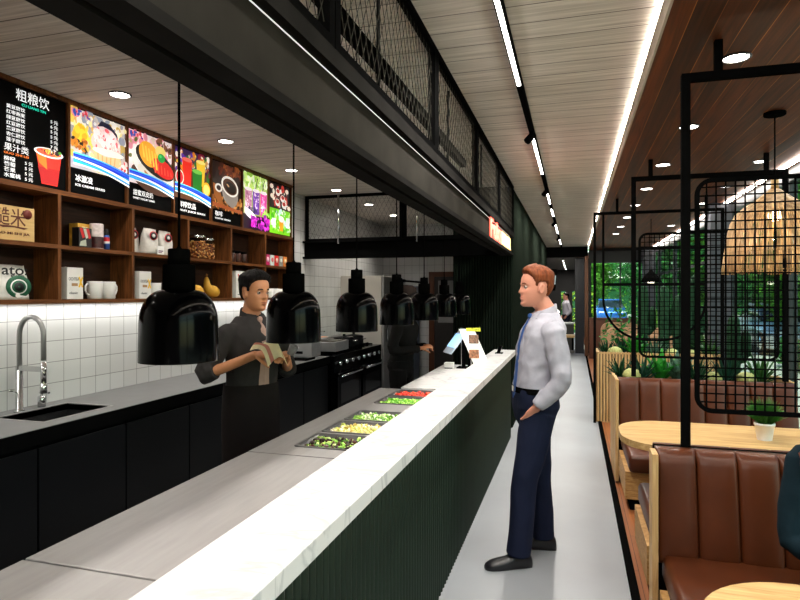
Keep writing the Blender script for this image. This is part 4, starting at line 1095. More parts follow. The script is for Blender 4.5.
# planters
m_soil = mat('soil', '#2a1c14', .95, 0, .4, 40, bump=.5)
t = thing('planter_box', 'oak planter box with desert plants directly behind the far brown bench', 'planter', (1.03, 5.85, 0))
MB().box(BXL, BXR+.05, 6.06, 6.085, .02, .87).box(BXL-.002, BXL+.024, 5.66, 6.06, .02, .87).box(BXL, BXR+.05, 5.655, 5.68, .02, .86).box(BXR+.03, BXR+.05, 5.68, 6.06, .02, .87).build('box', m_oak_v, t)
MB().box(BXL+.024, BXR+.03, 5.68, 6.06, .3, .80).build('soil', m_soil, t)
t = thing('planter_box', 'slatted pale wooden planter farther along the aisle with tall cacti', 'planter', (1.0, 8.1, 0))
MB().box(.3, 1.69, 7.872, 7.89, .01, .87).box(.292, .3, 7.88, 8.38, .01, .87).build('slat_gap_shade', m_black, t)  # black sheet added to stand for the shade in the gaps between slats
b = MB().box(.29, 1.7, 7.868, 7.871, .86, .88).box(.29, .31, 7.89, 8.4, .86, .88).box(.29, 1.7, 8.38, 8.4, 0, .88).box(1.68, 1.7, 7.89, 8.38, 0, .88)
x = .283
while x < 1.69:
    b.box(x, x+.024, 7.845, 7.87, .0, .885); x += .036
y = 7.87
while y < 8.38:
    b.box(.268, .29, y, y+.024, .0, .885); y += .036
b.build('slatted_box', m_oak_v, t)
MB().box(.31, 1.68, 7.89, 8.38, .3, .81).build('soil', m_soil, t)
# plants
def leafm(c): return mat('leaf' + c, c, .5, 0, .3, 25, spec=.12)
def agave(name, R, n, L, wd, c, up=.6, curl=.25):
    b = MB(); b.smooth = True
    for i in range(n):
        a = i*2.39996 + R.uniform(-.2, .2); k = i/n; el = up*(1-k) + 1.35*k
        d = V((math.cos(a), math.sin(a), 0)); l_ = L*(.75+.25*k)*R.uniform(.85, 1.1)
        side = V((-math.sin(a), math.cos(a), 0)); rows = []
        for j in range(7):
            u = j/6
            e = el - curl*u*u*(1-k)
            p = d*(l_*u*math.cos(e) + .012) + V((0, 0, l_*u*math.sin(e)))
            w_ = wd*(.55+.9*u*(1-u)*1.6)*(1-u**3)+.0008
            nrm = V((-d.x*math.sin(e), -d.y*math.sin(e), math.cos(e)))
            rows.append([p - side*w_ + nrm*w_*.35, p, p + side*w_ + nrm*w_*.35, p - nrm*w_*.25])
        b.rings(rows)
    return b
def barrel(r):
    rr_ = []
    for j in range(13):
        t_ = max(.03, PI*j/12*.97); ring = []
        for i in range(64):
            a = 2*PI*i/64; q = r*math.sin(t_)*(1+.09*math.cos(16*a))
            ring.append((q*math.cos(a), q*math.sin(a), r*.86 - r*.86*math.cos(t_)))
        rr_.append(ring)
    return MB().rings(rr_)
def column(h, r, arms, R):
    b = MB()
    def col(pts, r0):
        N = 40; rr_ = []
        for p, s in pts:
            rr_.append([V(p)+V((r0*s*(1+.13*math.cos(8*2*PI*i/N))*math.cos(2*PI*i/N), r0*s*(1+.13*math.cos(8*2*PI*i/N))*math.sin(2*PI*i/N), 0)) for i in range(N)])
        b.rings(rr_)
    col([((0, 0, 0), .85), ((0, 0, h*.3), 1), ((0, 0, h*.8), 1), ((0, 0, h*.93), .85), ((0, 0, h*.985), .5), ((0, 0, h), .1)], r)
    for (dx, dy, z0, hh, s) in arms:
        b.tube([(0, 0, z0), (dx*.6, dy*.6, z0+.02), (dx, dy, z0+.08)], [r*s]*3, 12)
        col([((dx, dy, z0+.05), 1), ((dx, dy, z0+hh*.8), 1), ((dx, dy, z0+hh*.95), .6), ((dx, dy, z0+hh), .1)], r*s)
    return b
def plant(name, label, cat, mb, m, x, y, z, group, extra=None):
    t = thing(name, label, cat, (x, y, z), group)
    mb.build('leaves' if name in ('agave', 'leafy_plant') else 'stem_body', m, t, False)
    if extra: extra[0].build(extra[1], extra[2], t, False)
    return t
R = random.Random(3)
LG = [leafm(c) for c in ('#173a22', '#257a24', '#4a6a58', '#1c4030', '#2f5828')]
m_barrel = mat('barrel_cactus', '#a9ad6a', .6, 0, .2, 60); m_cact = mat('cactus_green', '#203f2a', .6, 0, .25, 30, spec=.1)
gp, gq = 'plants in the planter behind the bench', 'plants in the slatted planter'
zs_ = .8
# (x, kind, size, colour, label)
P1 = [(.42, 'a', .24, 0, 'dark spiky agave at the aisle end of the planter behind the bench'),
      (.51, 'b', .075, 0, 'pale round barrel cactus at the aisle end, behind the bench'),
      (.61, 'a', .30, 3, 'dark spiky agave just right of the aisle-end barrel cactus'),
      (.76, 'l', .32, 1, 'bright green broad leaved plant behind the bench'),
      (.90, 'l', .34, 2, 'grey green broad leaved plant right of the bright green one'),
      (1.05, 'a', .30, 0, 'dark spiky agave behind the nearest grid, left half'),
      (1.18, 'b', .07, 0, 'pale round barrel cactus in the middle of planter behind bench'),
      (1.30, 'a', .34, 3, 'dark spiky agave between the two right hand barrel cacti'),
      (1.44, 'b', .075, 0, 'pale round barrel cactus farthest from the aisle behind bench'),
      (1.58, 'a', .33, 4, 'green spiky agave at the window end behind the bench')]
for x, k, s_, c, lab in P1:
    if k == 'a': plant('agave', lab, 'plant', agave('a', R, 26, s_, .018, c), LG[c], x, 5.87+R.uniform(-.06, .06), zs_, gp)
    elif k == 'b': plant('barrel_cactus', lab, 'cactus', barrel(s_), m_barrel, x, 5.80, zs_, gp)
    else: plant('leafy_plant', lab, 'plant', agave('a', R, 13, s_, .05, c, .9, .5), LG[c], x, 5.87, zs_, gp)
plant('column_cactus', 'slim ribbed column cactus rising at the window end behind the bench', 'cactus', column(.62, .05, [(.1, .02, .2, .28, .8)], R), m_cact, 1.38, 5.95, zs_, gp)
P2 = [(.40, 'a', .26, 0, 'dark spiky agave on the aisle corner of the slatted planter'),
      (.50, 'b', .085, 0, 'pale round barrel cactus near the aisle corner of slatted planter'),
      (.60, 'a', .32, 3, 'dark tall spiky agave right of that corner barrel cactus'),
      (.74, 'l', .34, 1, 'bright green broad leaved plant in the slatted planter'),
      (.86, 'c', .95, 0, 'tall column cactus left of the grid in the slatted planter'),
      (.98, 'a', .36, 2, 'grey green agave seen through the far grid'),
      (1.10, 'c', .92, 0, 'column cactus with arms seen through middle of far grid'),
      (1.16, 'b', .08, 0, 'pale barrel cactus at foot of the middle column cactus'),
      (1.26, 'c', .80, 0, 'shorter column cactus seen through right side of far grid'),
      (1.38, 'b', .075, 0, 'pale barrel cactus seen through right side of far grid'),
      (1.46, 'c', 1.05, 0, 'tallest column cactus at the window side of slatted planter'),
      (1.58, 'a', .36, 4, 'green agave at the window end of the slatted planter')]
for i, (x, k, s_, c, lab) in enumerate(P2):
    y = 8.05 + R.uniform(-.05, .1)
    if k == 'a': plant('agave', lab, 'plant', agave('a', R, 24, s_, .02, c), LG[c], x, y, zs_, gq)
    elif k == 'b': plant('barrel_cactus', lab, 'cactus', barrel(s_), m_barrel, x, 7.98, zs_, gq)
    elif k == 'c': plant('column_cactus', lab, 'cactus', column(s_, .06, [(.11, .02, .3, .35, .75), (-.1, .03, .42, .25, .7)][:1+i % 2], R), m_cact, x, y+.12, zs_, gq)
    else: plant('leafy_plant', lab, 'plant', agave('a', R, 14, s_, .055, c, .9, .5), LG[c], x, y, zs_, gq)
t = thing('leafy_shrub', 'leafy green shrub leaning out from the slatted planter beside the curved frame', 'plant', (.62, 8.22, zs_), gq)
b = MB(); b.smooth = False
for i in range(150):
    a = R.uniform(0, 2*PI); r_ = R.uniform(.02, .26); z = R.uniform(.18, .62)
    c = V((r_*math.cos(a)-.05, r_*math.sin(a)*.5, z)); q = Matrix.Rotation(R.uniform(0, 6), 3, (R.random()-.5, R.random()-.5, R.random()))
    b.poly([c + q @ V(p) for p in ((-.045, 0, 0), (-.01, -.018, .006), (.045, 0, 0), (-.01, .018, .006))])
b.build('leaves', leafm('#2c7030'), t, False)
MB().tube([(0, 0, 0), (-.01, .01, .3), (-.04, 0, .55)], [.012, .009, .004]).build('stem', mat('bark', '#4a3626', .8), t, False)
# small potted plant on the table
t = thing('potted_plant', 'small bushy green plant in white pot on the long oak table', 'plant', (1.1, 4.03, .73))
MB().lathe([(.040, 0), (.052, .085), (.056, .087), (.056, .102), (.050, .102), (.048, .085)], n=28, cap=False).lathe([(.04, 0), (.001, 0)], n=28, cap=False).build('pot', m_white, t, False)
MB().lathe([(.049, .09), (.001, .094)], n=20, cap=False).build('soil', m_soil, t, False)
b = MB(); b.smooth = False
for i in range(1000):
    a = R.uniform(0, 2*PI); el = R.uniform(.35, 1.55); L_ = R.uniform(.06, .155)*(.55+.45*math.sin(el))
    d = V((math.cos(a)*math.cos(el), math.sin(a)*math.cos(el), math.sin(el))); o_ = V((.035*math.cos(a)*R.random(), .035*math.sin(a)*R.random(), .095+.03*R.random()))
    s_ = d.orthogonal().normalized()*.0018; m_ = o_+d*L_*.6+V((0, 0, .006))
    b.poly([o_-s_, o_+s_, m_+s_*1.5, o_+d*L_, m_-s_*1.5])
b.build('foliage', mat('fresh_green', '#356f1e', .5, 0, .35, 40), t, False)

# rattan pendant over the table
lx, ly = 1.26, 4.4
t = thing('rattan_pendant', 'large bell shaped woven rattan pendant lamp over the long oak table', 'lamp', (lx, ly, 1.745))
MB().cyl((lx, ly, 2.36), (lx, ly, HS-.02), .005, n=8).build('cord', m_black, t)
MB().lathe([(.06, HS-.022), (.065, HS-.018), (.065, HS)], c=(lx, ly, 0), n=24).build('canopy', m_black, t)
MB().lathe([(.022, 2.285), (.024, 2.36), (.006, 2.362)], c=(lx, ly, 0), n=16).build('neck', m_oak, t)
def m_rattan_f():
    m, n, l, b_ = nt('rattan')
    tc = n.new('ShaderNodeTexCoord'); no = n.new('ShaderNodeTexNoise'); no.inputs['Scale'].default_value = 14; no.inputs['Detail'].default_value = 6
    mp = n.new('ShaderNodeMapping'); mp.inputs['Scale'].default_value = (3, 3, .5); l.new(tc.outputs['Object'], mp.inputs[0]); l.new(mp.outputs[0], no.inputs['Vector'])
    rp = n.new('ShaderNodeValToRGB'); rp.color_ramp.elements[0].position = .35; rp.color_ramp.elements[1].position = .65
    rp.color_ramp.elements[0].color = lin('#86643c'); rp.color_ramp.elements[1].color = lin('#cba875')
    l.new(no.outputs[0], rp.inputs[0]); l.new(rp.outputs[0], b_.inputs['Base Color']); b_.inputs['Roughness'].default_value = .6
    return m
m_rattan = m_rattan_f()
prof = [(.028, 2.29), (.05, 2.27), (.10, 2.225), (.17, 2.18), (.225, 2.13), (.255, 2.07), (.272, 1.99), (.288, 1.88), (.298, 1.80), (.304, 1.75)]
b = MB(); N = 120
for i in range(N):
    a = 2*PI*i/N + R.uniform(-.008, .008)
    ex = R.uniform(-.012, .006)
    b.tube([(lx+r_*math.cos(a+.1*(2.29-z)), ly+r_*math.sin(a+.1*(2.29-z)), z + (ex if k == len(prof)-1 else 0)) for k, (r_, z) in enumerate(prof)], [.0028, .003]+[.0048]*8, 5)
b.build('strands', m_rattan, t)
hb = MB()
for z in (2.13, 1.88, 1.76):
    r_ = [q for q in prof if abs(q[1]-z) < .05][0][0]
    hb.tube([(lx+(r_+.004)*math.cos(2*PI*k/40), ly+(r_+.004)*math.sin(2*PI*k/40), z) for k in range(41)], .004, 6)
hb.build('hoops', m_rattan, t)
MB().ball((lx, ly, 2.12), .04).build('bulb', glow('pendant_bulb', '#ffdca8', 8), t)
d = bpy.data.lights.new('pendant_glow', 'POINT'); d.energy = 5; d.color = (1, .82, .6); d.shadow_soft_size = .05
o = bpy.data.objects.new('pendant_glow', d); COL.objects.link(o); o.location = (lx, ly, 1.98)
t = thing('cone_pendant', 'small black cone pendant lamp hanging beyond the slatted planter', 'lamp', (1.16, 10, 1.8))
MB().cyl((1.16, 10, 1.98), (1.16, 10, HS), .005, n=8).build('cord', m_black, t)
MB().lathe([(.16, 1.80), (.10, 1.9), (.03, 1.97), (.02, 2.0), (.001, 2.0)], c=(1.16, 10, 0), n=32).build('shade', m_black, t)
MB().ball((1.16, 10, 1.795), .045).build('bulb', glow('warm_bulb2', '#fff0d8', 4), t)

# beige booth seats farther on, low partition
m_beige = mat('beige_fabric', '#a9805f', .75, 0, .1, 20, bump=.05)
for i, (y, lab) in enumerate(((10.2, 'beige upholstered booth back with rounded corner, first beyond the slatted planter'), (12.3, 'beige upholstered booth back with rounded corner, middle of three'), (14.5, 'beige upholstered booth back with rounded corner, farthest of three'))):
    t = thing('lounge_booth', lab, 'bench', (1.1, y, 0), 'beige booth seats')
    pts = [(1.65, .0), (1.65, .96)] + [(.6+.18-.18*math.sin(PI/2*k/8), .78+.18*math.cos(PI/2*k/8)) for k in range(9)] + [(.6, 0)]
    MB().prism([(a, b_) for a, b_ in pts], y, y+.14, 'y').build('backrest', m_beige, t)
    MB().box(.64, 1.65, y+.14, y+.7, .3, .46, .03).build('seat', m_beige, t)
    MB().box(.68, 1.6, y+.14, y+.64, 0, .3).build('seat_base', mat('seat_dark', '#2a1c14', .6), t)
o = MB().box(.37, 1.65, 15.6, 15.7, 0, 1.0).box(.37, 1.65, 15.58, 15.72, 1.0, 1.03).build('low_partition', mat('partition_brown', '#5a301c', .5, stretch=(10, 10, 1)))
tag(o, 'low brown wooden partition beside the post at the end of the aisle', 'partition')

# far end of the aisle
t = thing('wooden_bench', 'low wooden bench with dark frame across the end of the aisle', 'bench', (-.25, 16.65, 0))
MB().box(-.68, .02, 16.45, 16.9, .46, .52).build('seat', m_oak, t)
for x in (-.64, -.06): MB().box(x, x+.05, 16.5, 16.86, .1, .46).build('leg', m_black, t)
MB().box(-.68, .02, 16.47, 16.52, .04, .12).build('rail', mat('grey_rail', '#5a5a58', .5), t)
t = thing('far_counter', 'dark counter with white top past the bench at the aisle end', 'counter', (-.45, 17.7, 0))
MB().box(-1.2, .0, 17.5, 18, 0, .77).build('body', mat('far_counter', '#3a3630', .6), t)
MB().box(-1.22, .02, 17.46, 18.02, .77, .81).build('top', m_marble, t)
t = thing('table_lamp', 'small white mushroom lamp standing on the far dark counter', 'lamp', (-.5, 17.7, .81))
MB().lathe([(.05, 0), (.05, .015), (.015, .03), (.015, .28)], n=20).build('stand', m_white, t, False)
MB().lathe([(.11, .27), (.1, .33), (.05, .37), (.001, .375)], n=24).build('shade', glow('lamp_shade_white', '#f4f2ec', .8), t, False)
t = thing('wall_monitor', 'dark monitor on an arm jutting from the wall above the far aisle', 'screen', (-.6, 14, 1.9))
MB().cyl((-.71, 14, 1.95), (-.6, 14, 1.95), .02).build('arm', m_black, t)
slab((-.54, 13.95, 1.95), (.8, .5, 0), (.1, -.15, 1), .34, .5, .04).build('casing', m_black, t)
slab((-.528, 13.925, 1.945), (.8, .5, 0), (.1, -.15, 1), .28, .2, .03).build('lit_screen', glow('monitor_glow', '#a8bcc8', .12), t)

# ------------------------------------------------------------------ outside
gx = struct('ground', MB().box(XW+.12, 60, -20, 70, -.16, -.1), mat('paving', '#b9b4ac', .8, 0, .12, 1.2)); 
struct('ground', MB().box(.5, XW+.12, 16.65, YE+.2, -.16, -.1), mat('paving', '#b9b4ac', .8, 0, .12, 1.2)); struct('ground', MB().box(-20, XW+.1, YE+.2, 70, -.16, -.1), mat('paving', '#b9b4ac', .8, 0, .12, 1.2))
def tree_mesh(seed, w, h, z0, n, ls, dens=1):
    R = random.Random(seed); b = MB(); b.smooth = False
    cl = [(V((R.uniform(-w, w)*.6, R.uniform(-w, w)*.6, R.uniform(z0+.5, h-.6))), R.uniform(.45, .8)*w*.75) for _ in range(16)]
    for i in range(n):
        c, r_ = R.choice(cl)
        d = V((R.gauss(0, 1), R.gauss(0, 1), R.gauss(0, 1))).normalized()*r_*R.uniform(.55, 1.05)
        p = c + d; p.z = max(z0, p.z)
        q = Matrix.Rotation(R.uniform(0, 6.28), 3, V((R.random()-.5, R.random()-.5, R.random()-.5)).normalized()); s_ = ls*R.uniform(.6, 1.3)
        b.poly([p + q @ V(v) for v in ((-s_, 0, 0), (-.2*s_, -.42*s_, .12*s_), (s_, 0, 0), (-.2*s_, .42*s_, .12*s_))])
    return b
m_bark = mat('bark', '#4a3626', .8)
def leaf_out(c):
    name = 'outleaf' + c
    if name in _mats: return _mats[name]
    m, n, l, b = nt(name); cc = lin(c)
    tc = n.new('ShaderNodeTexCoord'); no = n.new('ShaderNodeTexNoise'); no.inputs['Scale'].default_value = 2.5; l.new(tc.outputs['Object'], no.inputs['Vector'])
    rp = n.new('ShaderNodeValToRGB'); rp.color_ramp.elements[0].position = .35; rp.color_ramp.elements[1].position = .65
    rp.color_ramp.elements[0].color = tuple(x*.45 for x in cc[:3])+(1,); rp.color_ramp.elements[1].color = tuple(min(1, x*1.35) for x in cc[:3])+(1,)
    l.new(no.outputs[0], rp.inputs[0]); l.new(rp.outputs[0], b.inputs['Base Color']); b.inputs['Roughness'].default_value = .6
    tr_ = n.new('ShaderNodeBsdfTranslucent'); mx = n.new('ShaderNodeMixShader'); mx.inputs[0].default_value = .3
    l.new(rp.outputs[0], tr_.inputs[0]); l.new(b.outputs[0], mx.inputs[1]); l.new(tr_.outputs[0], mx.inputs[2]); l.new(mx.outputs[0], n['Material Output'].inputs[0])
    _mats[name] = m
    return m
def tree(seed, c, w, h, z0, n, ls):
    t = thing('tree', 'x', 'tree', (0, 0, -.1), 'trees outside the windows')
    tree_mesh(seed, w, h, z0, n, ls).build('foliage', leaf_out(c), t, False)
    MB().tube([(0, 0, 0), (.05, .03, h*.3), (0, .1, h*.7)], [.16, .12, .05]).build('trunk', m_bark, t, False)
    return t
TA = tree(1, '#2f7a2a', 2.3, 6.5, 1.2, 6500, .17); TB = tree(2, '#5d9a2c', 1.9, 5.2, 1.0, 5500, .15)
spots = [(8.5, 12.5, 'A'), (6.2, 17.5, 'B'), (9.5, 20, 'A'), (6.4, 24.5, 'A'), (5.4, 30, 'B'), (9.5, 29, 'A'), (4.9, 43, 'A'), (8, 38, 'B'), (4.2, 31, 'A'), (6.5, 47, 'A'), (1.2, 47, 'B'), (11, 9, 'A'), (12, 16, 'B')]
dsc = ['in front of the nearest grid panel', 'beyond the parked car, pale green', 'behind the pale green one, dark', 'dark, right of the slate column', 'yellow green, mid distance', 'dark, behind the yellow green one', 'dark, right of the brown end post', 'pale green, far right of end post', 'dark, farthest along the facade', 'dark, far background', 'yellow green, straight behind the end wall slots', 'dark, at the right edge', 'pale, deep behind the right edge']
ua = ub = True
for i, (x, y, k) in enumerate(spots):
    if k == 'A': o = TA if ua else dup(TA); ua = False
    else: o = TB if ub else dup(TB); ub = False
    o.location = (x, y, -.1); o.rotation_euler = (0, 0, i*1.3); s_ = .9+.25*((i*37) % 7)/7; o.scale = (s_, s_, s_)
    o['label'] = 'leafy tree outside the windows, ' + dsc[i]
for i, (x0, x1, y0, y1, h, c, lab) in enumerate(((3.6, 4.3, 22, 31, .9, '#6a9a24', 'low yellow green hedge outside, along the far windows'), (4.6, 5.3, 9, 16, .6, '#2c6a2a', 'low dark green hedge outside, along the nearer windows'), (-3, 16, 56, 57, 3.2, '#6f9a34', 'tall green hedge closing the far end of the street outside'), (-1.2, .9, 27.5, 28.3, 1.7, '#9ab82a', 'yellow green hedge seen through the end wall slots'))):
    R = random.Random(40+i); b = MB(); b.smooth = False
    for k in range(5200 if x1 > 10 else 2600):
        p = V((R.uniform(x0, x1), R.uniform(y0, y1), R.uniform(0, h))); q = Matrix.Rotation(R.uniform(0, 6.28), 3, V((R.random()-.5, R.random()-.5, R.random()-.5)).normalized()); s_ = .16 if x1 > 10 else .09
        b.poly([p + q @ V(v) for v in ((-s_, 0, 0), (0, -.5*s_, .02), (s_, 0, 0), (0, .5*s_, .02))])
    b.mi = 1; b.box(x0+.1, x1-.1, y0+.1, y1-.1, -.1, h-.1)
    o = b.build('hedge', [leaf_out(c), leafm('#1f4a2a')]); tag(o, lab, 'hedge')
o = MB().box(6.9, 7.1, -5, 14.5, -.1, .75).box(6.86, 7.14, -5, 14.5, .75, .82).build('garden_wall', mat('pale_render', '#b5a9a2', .8)); tag(o, 'low pale garden wall outside the nearer windows', 'wall')
t = thing('building', 'pale building facade across the street, behind the trees', 'building', (18, 22, -.1))
MB().box(16, 19, -2, 46, -.1, 7).build('facade', mat('facade', '#5f6258', .8), t)
for k in range(9):
    y = 1+5*k
    MB().box(15.97, 16, y, y+2.4, .4, 2.6).box(15.97, 16, y, y+2.4, 3.8, 6).build('window', mat('facade_glass', '#2a343a', .15), t)
def car(label, x, y, c):
    t = thing('car', label, 'car', (x, y, -.1))
    def prof(w, pts): 
        b = MB(); rr_ = []
        for yy, z0, z1, k in pts: rr_.append([(-w*k, yy, z0), (w*k, yy, z0), (w*k, yy, z0+(z1-z0)*.6), (w*k*.93, yy, z1), (-w*k*.93, yy, z1), (-w*k, yy, z0+(z1-z0)*.6)])
        return b.rings(rr_)
    prof(.88, [(-2.2, .3, .62, .85), (-2.1, .22, .74, .95), (-1.2, .2, .92, 1), (-.4, .2, .96, 1), (1.2, .2, .98, 1), (1.9, .22, .95, .98), (2.15, .3, .8, .9)]).build('body', mat('car' + c, c, .25, .4), t, False)
    prof(.78, [(-1.15, .9, .93, .95), (-.45, .9, 1.38, .9), (.7, .9, 1.42, .9), (1.7, .9, .99, .92)]).build('window_glass', mat('car_glass', '#1a2226', .08), t, False)
    prof(.70, [(-.42, 1.36, 1.41, .98), (.7, 1.38, 1.45, .98)]).build('roof', mat('car' + c, c, .25, .4), t, False)
    for sx in (-1, 1):
        for yy in (-1.35, 1.35):
            wl = MB().cyl((sx*.72, yy, .32), (sx*.9, yy, .32), .32, n=24).build('wheel', mat('tyre', '#151515', .8), t, False)
            MB().cyl((sx*.89, yy, .32), (sx*.91, yy, .32), .2, n=16).build('hub_cap', m_chrome, wl, False)
        MB().box(sx*.6-.15, sx*.6+.15, -2.19, -2.1, .58, .7, .02).build('headlight', m_white, t, False)
car('silver car parked outside beyond the grid panels', 6.0, 20.5, '#b8bcc2')
car('blue car parked outside past the end window, beyond the beige booths', 2.2, 40, '#2c62b0')
# ------------------------------------------------------------------ people
def smooth01(t): t = min(1, max(0, t)); return t*t*(3-2*t)
def interp(tab, z):
    if z <= tab[0][0]: return tab[0][1:]
    for a, b in zip(tab, tab[1:]):
        if z <= b[0]:
            u = (z-a[0])/(b[0]-a[0]); return tuple(p+(q-p)*u for p, q in zip(a[1:], b[1:]))
    return tab[-1][1:]
def remesh(mb, vox, sm=3, wr=0, fr=9, seed=0, flow=1):
    me = mb.mesh('tmp'); o = bpy.data.objects.new('tmp', me); COL.objects.link(o)
    r = o.modifiers.new('r', 'REMESH'); r.mode = 'VOXEL'; r.voxel_size = vox; r.use_smooth_shade = True
    if sm: s = o.modifiers.new('s', 'SMOOTH'); s.factor = .5; s.iterations = sm
    out = bpy.data.meshes.new_from_object(o.evaluated_get(bpy.context.evaluated_depsgraph_get()))
    bpy.data.objects.remove(o); bpy.data.meshes.remove(me)
    if wr:
        nrm = [v.normal.copy() for v in out.vertices]; flat = []
        for v, q in zip(out.vertices, nrm):
            p = v.co*fr + V((seed, seed*2, 0)); p.z *= flow
            k = 1-abs(noise.noise(p))*2
            flat.extend(v.co + q*wr*(k*.7 + .5*noise.noise(p*2.3)))
        out.vertices.foreach_set('co', flat); out.update()
    for p in out.polygons: p.use_smooth = True
    return out
HP = [(0, .30, .02, .10), (.03, .345, -.03, .155), (.08, .365, -.07, .20), (.14, .362, -.11, .235), (.2, .358, -.17, .262), (.27, .362, -.24, .283), (.34, .358, -.31, .298),
      (.42, .352, -.37, .312), (.5, .348, -.41, .322), (.58, .366, -.43, .328), (.68, .364, -.44, .334), (.78, .335, -.425, .325), (.87, .262, -.37, .282), (.94, .155, -.275, .205), (.98, .05, -.17, .125), (1, -.03, -.10, .05)]
def head_pt(th, z, H, off=0, face=True):
    f, b, w = interp(HP, z)
    c, s = math.cos(th), math.sin(th)
    xc = -.03
    x = xc + (f-xc)*math.copysign(abs(c)**.86, c) if c > 0 else xc + (xc-b)*math.copysign(abs(c)**.9, c)
    y = w*math.copysign(abs(s)**.88, s)
    if face and c > 0:
        if .33 < z < .60:
            a = .105*(1-(z-.365)/.235) if z > .365 else .105*(z-.33)/.035
            wd = .055 + .03*max(0, 1-(z-.33)/.12)
            x += max(0, a)*math.exp(-(y/wd)**2)
        x += .022*math.exp(-((z-.245)/.018)**2)*math.exp(-(y/.10)**2) + .018*math.exp(-((z-.20)/.02)**2)*math.exp(-(y/.09)**2) - .016*math.exp(-((z-.222)/.008)**2)*math.exp(-(y/.1)**2)
        x += .022*math.exp(-((z-.07)/.05)**2)*math.exp(-(y/.1)**2) - .02*math.exp(-((z-.145)/.03)**2)*math.exp(-(y/.12)**2)
        for e in (-.145, .145): x -= .045*math.exp(-((y-e)/.07)**2 - ((z-.50)/.045)**2)
        x += .014*math.exp(-((z-.575)/.03)**2)*math.exp(-(y/.2)**2)
        for e in (-.2, .2): x += .016*math.exp(-((y-e)/.08)**2 - ((z-.40)/.07)**2)
    p = V((x, y, z))
    if off:
        q = V((x-xc, y, (z-.6)*.9)); p += q.normalized()*off/H
    return p*H
def hand(mb, w, d, n, side, curl=.5, spread=.1, sc=1, thumb=.5):
    """side=+1: thumb on d x n side"""
    w, d, n = V(w), V(d).normalized(), V(n); n = (n-d*n.dot(d)).normalized(); s = d.cross(n)*side
    P = lambda a, b, c: w + (d*a + s*b + n*c)*sc
    rr_ = []
    for a, hw, th in ((-.02, .024, .017), (.0, .026, .016), (.03, .036, .016), (.06, .041, .015), (.085, .040, .013), (.097, .034, .010)):
        rr_.append([P(a, hw*math.cos(2*PI*k/14), th*math.sin(2*PI*k/14)) for k in range(14)])
    mb.rings(rr_)
    for i, (b, L) in enumerate(((.029, .070), (.010, .079), (-.010, .073), (-.029, .056))):
        p = P(.082, b, 0); pts = [P(.06, b*.9, 0), p]; a = curl*.55
        for k, q in enumerate((.46, .30, .24)):
            dd = d*math.cos(a) + n*math.sin(a) + s*(spread*b*6)
            p = p + dd.normalized()*L*q*sc; pts.append(p); a += curl*.75
        mb.tube(pts, [.0095*sc, .0098*sc, .0092*sc, .0083*sc, .0068*sc], 10)
    p = P(.022, .030, .006); pts = [P(.008, .018, .004), p]; a = thumb
    for L in (.036, .03, .024):
        dd = d*math.cos(.75-a*.3) + s*math.sin(.75-a*.3)*.9 + n*(.25+.5*a)
        p = p + dd.normalized()*L*sc; pts.append(p); a += .5
    mb.tube(pts, [.012*sc, .0125*sc, .0112*sc, .0098*sc, .0075*sc], 10)
def lerp_path(pts, rad, k=5):
    """smooth a joint chain a little"""
    out, ro = [], []
    P = [V(p) for p in pts]
    for i in range(len(P)-1):
        p0 = P[max(0, i-1)]; p1, p2 = P[i], P[i+1]; p3 = P[min(len(P)-1, i+2)]
        for j in range(k):
            t = j/k
            c = (p1*2 + (p2-p0)*t + (p0*2-p1*5+p2*4-p3)*t*t + (p1*3-p0-p2*3+p3)*t**3)*.5
            l_ = p1.lerp(p2, t)
            out.append(l_.lerp(c, .6)); ro.append(rad[i]+(rad[i+1]-rad[i])*t)
    return out+[P[-1]], ro+[rad[-1]]
TORSO = [(.80, 0, .07, .10), (.86, -.005, .10, .145), (.93, -.012, .118, .168), (1.0, -.006, .112, .160), (1.08, .002, .103, .150), (1.18, .008, .107, .158), (1.28, .012, .116, .174),
         (1.36, .008, .116, .180), (1.405, .0, .104, .165), (1.445, -.008, .086, .118), (1.48, -.012, .068, .078), (1.515, -.010, .058, .060), (1.54, -.010, .056, .058)]
def torso_rings(T, add, z0, z1, lean, n=36):
    rr_ = []
    zs = [z0 + (z1-z0)*i/22 for i in range(23)]
    for z in zs:
        xo, hd, hw = interp(T, z); xo += lean(z)
        rr_.append([V((xo + (hd+add)*math.copysign(abs(math.cos(a))**.9, math.cos(a)), (hw+add)*math.copysign(abs(math.sin(a))**.85, math.sin(a)), z)) for a in [2*PI*k/n for k in range(n)]])
    return rr_
def shoe(mb, ankle, fd, L=.285, up=.10, zf=0):
    a = V(ankle); fd = V((fd[0], fd[1], 0)).normalized(); s = V((-fd.y, fd.x, 0)); rr_ = []
    for t, hw, h in ((-.078, .022, .05), (-.07, .032, .075), (-.04, .037, up), (.0, .038, up), (.035, .040, .085), (.08, .045, .066), (.13, .047, .056), (.17, .042, .047), (.195, .030, .036), (.207, .014, .025)):
        c = V((a.x, a.y, zf)) + fd*t*L/.285; ring = []
        for k in range(16):
            q = 2*PI*k/16; y = hw*math.cos(q); z = h*.5+h*.5*math.sin(q)
            if math.sin(q) < 0: y = hw*math.copysign(abs(math.cos(q))**.4, math.cos(q)); z = h*.5*(1+max(-1, 1.6*math.sin(q)))
            ring.append(c + s*y + V((0, 0, max(0.001, z))))
        rr_.append(ring)
    mb.rings(rr_)
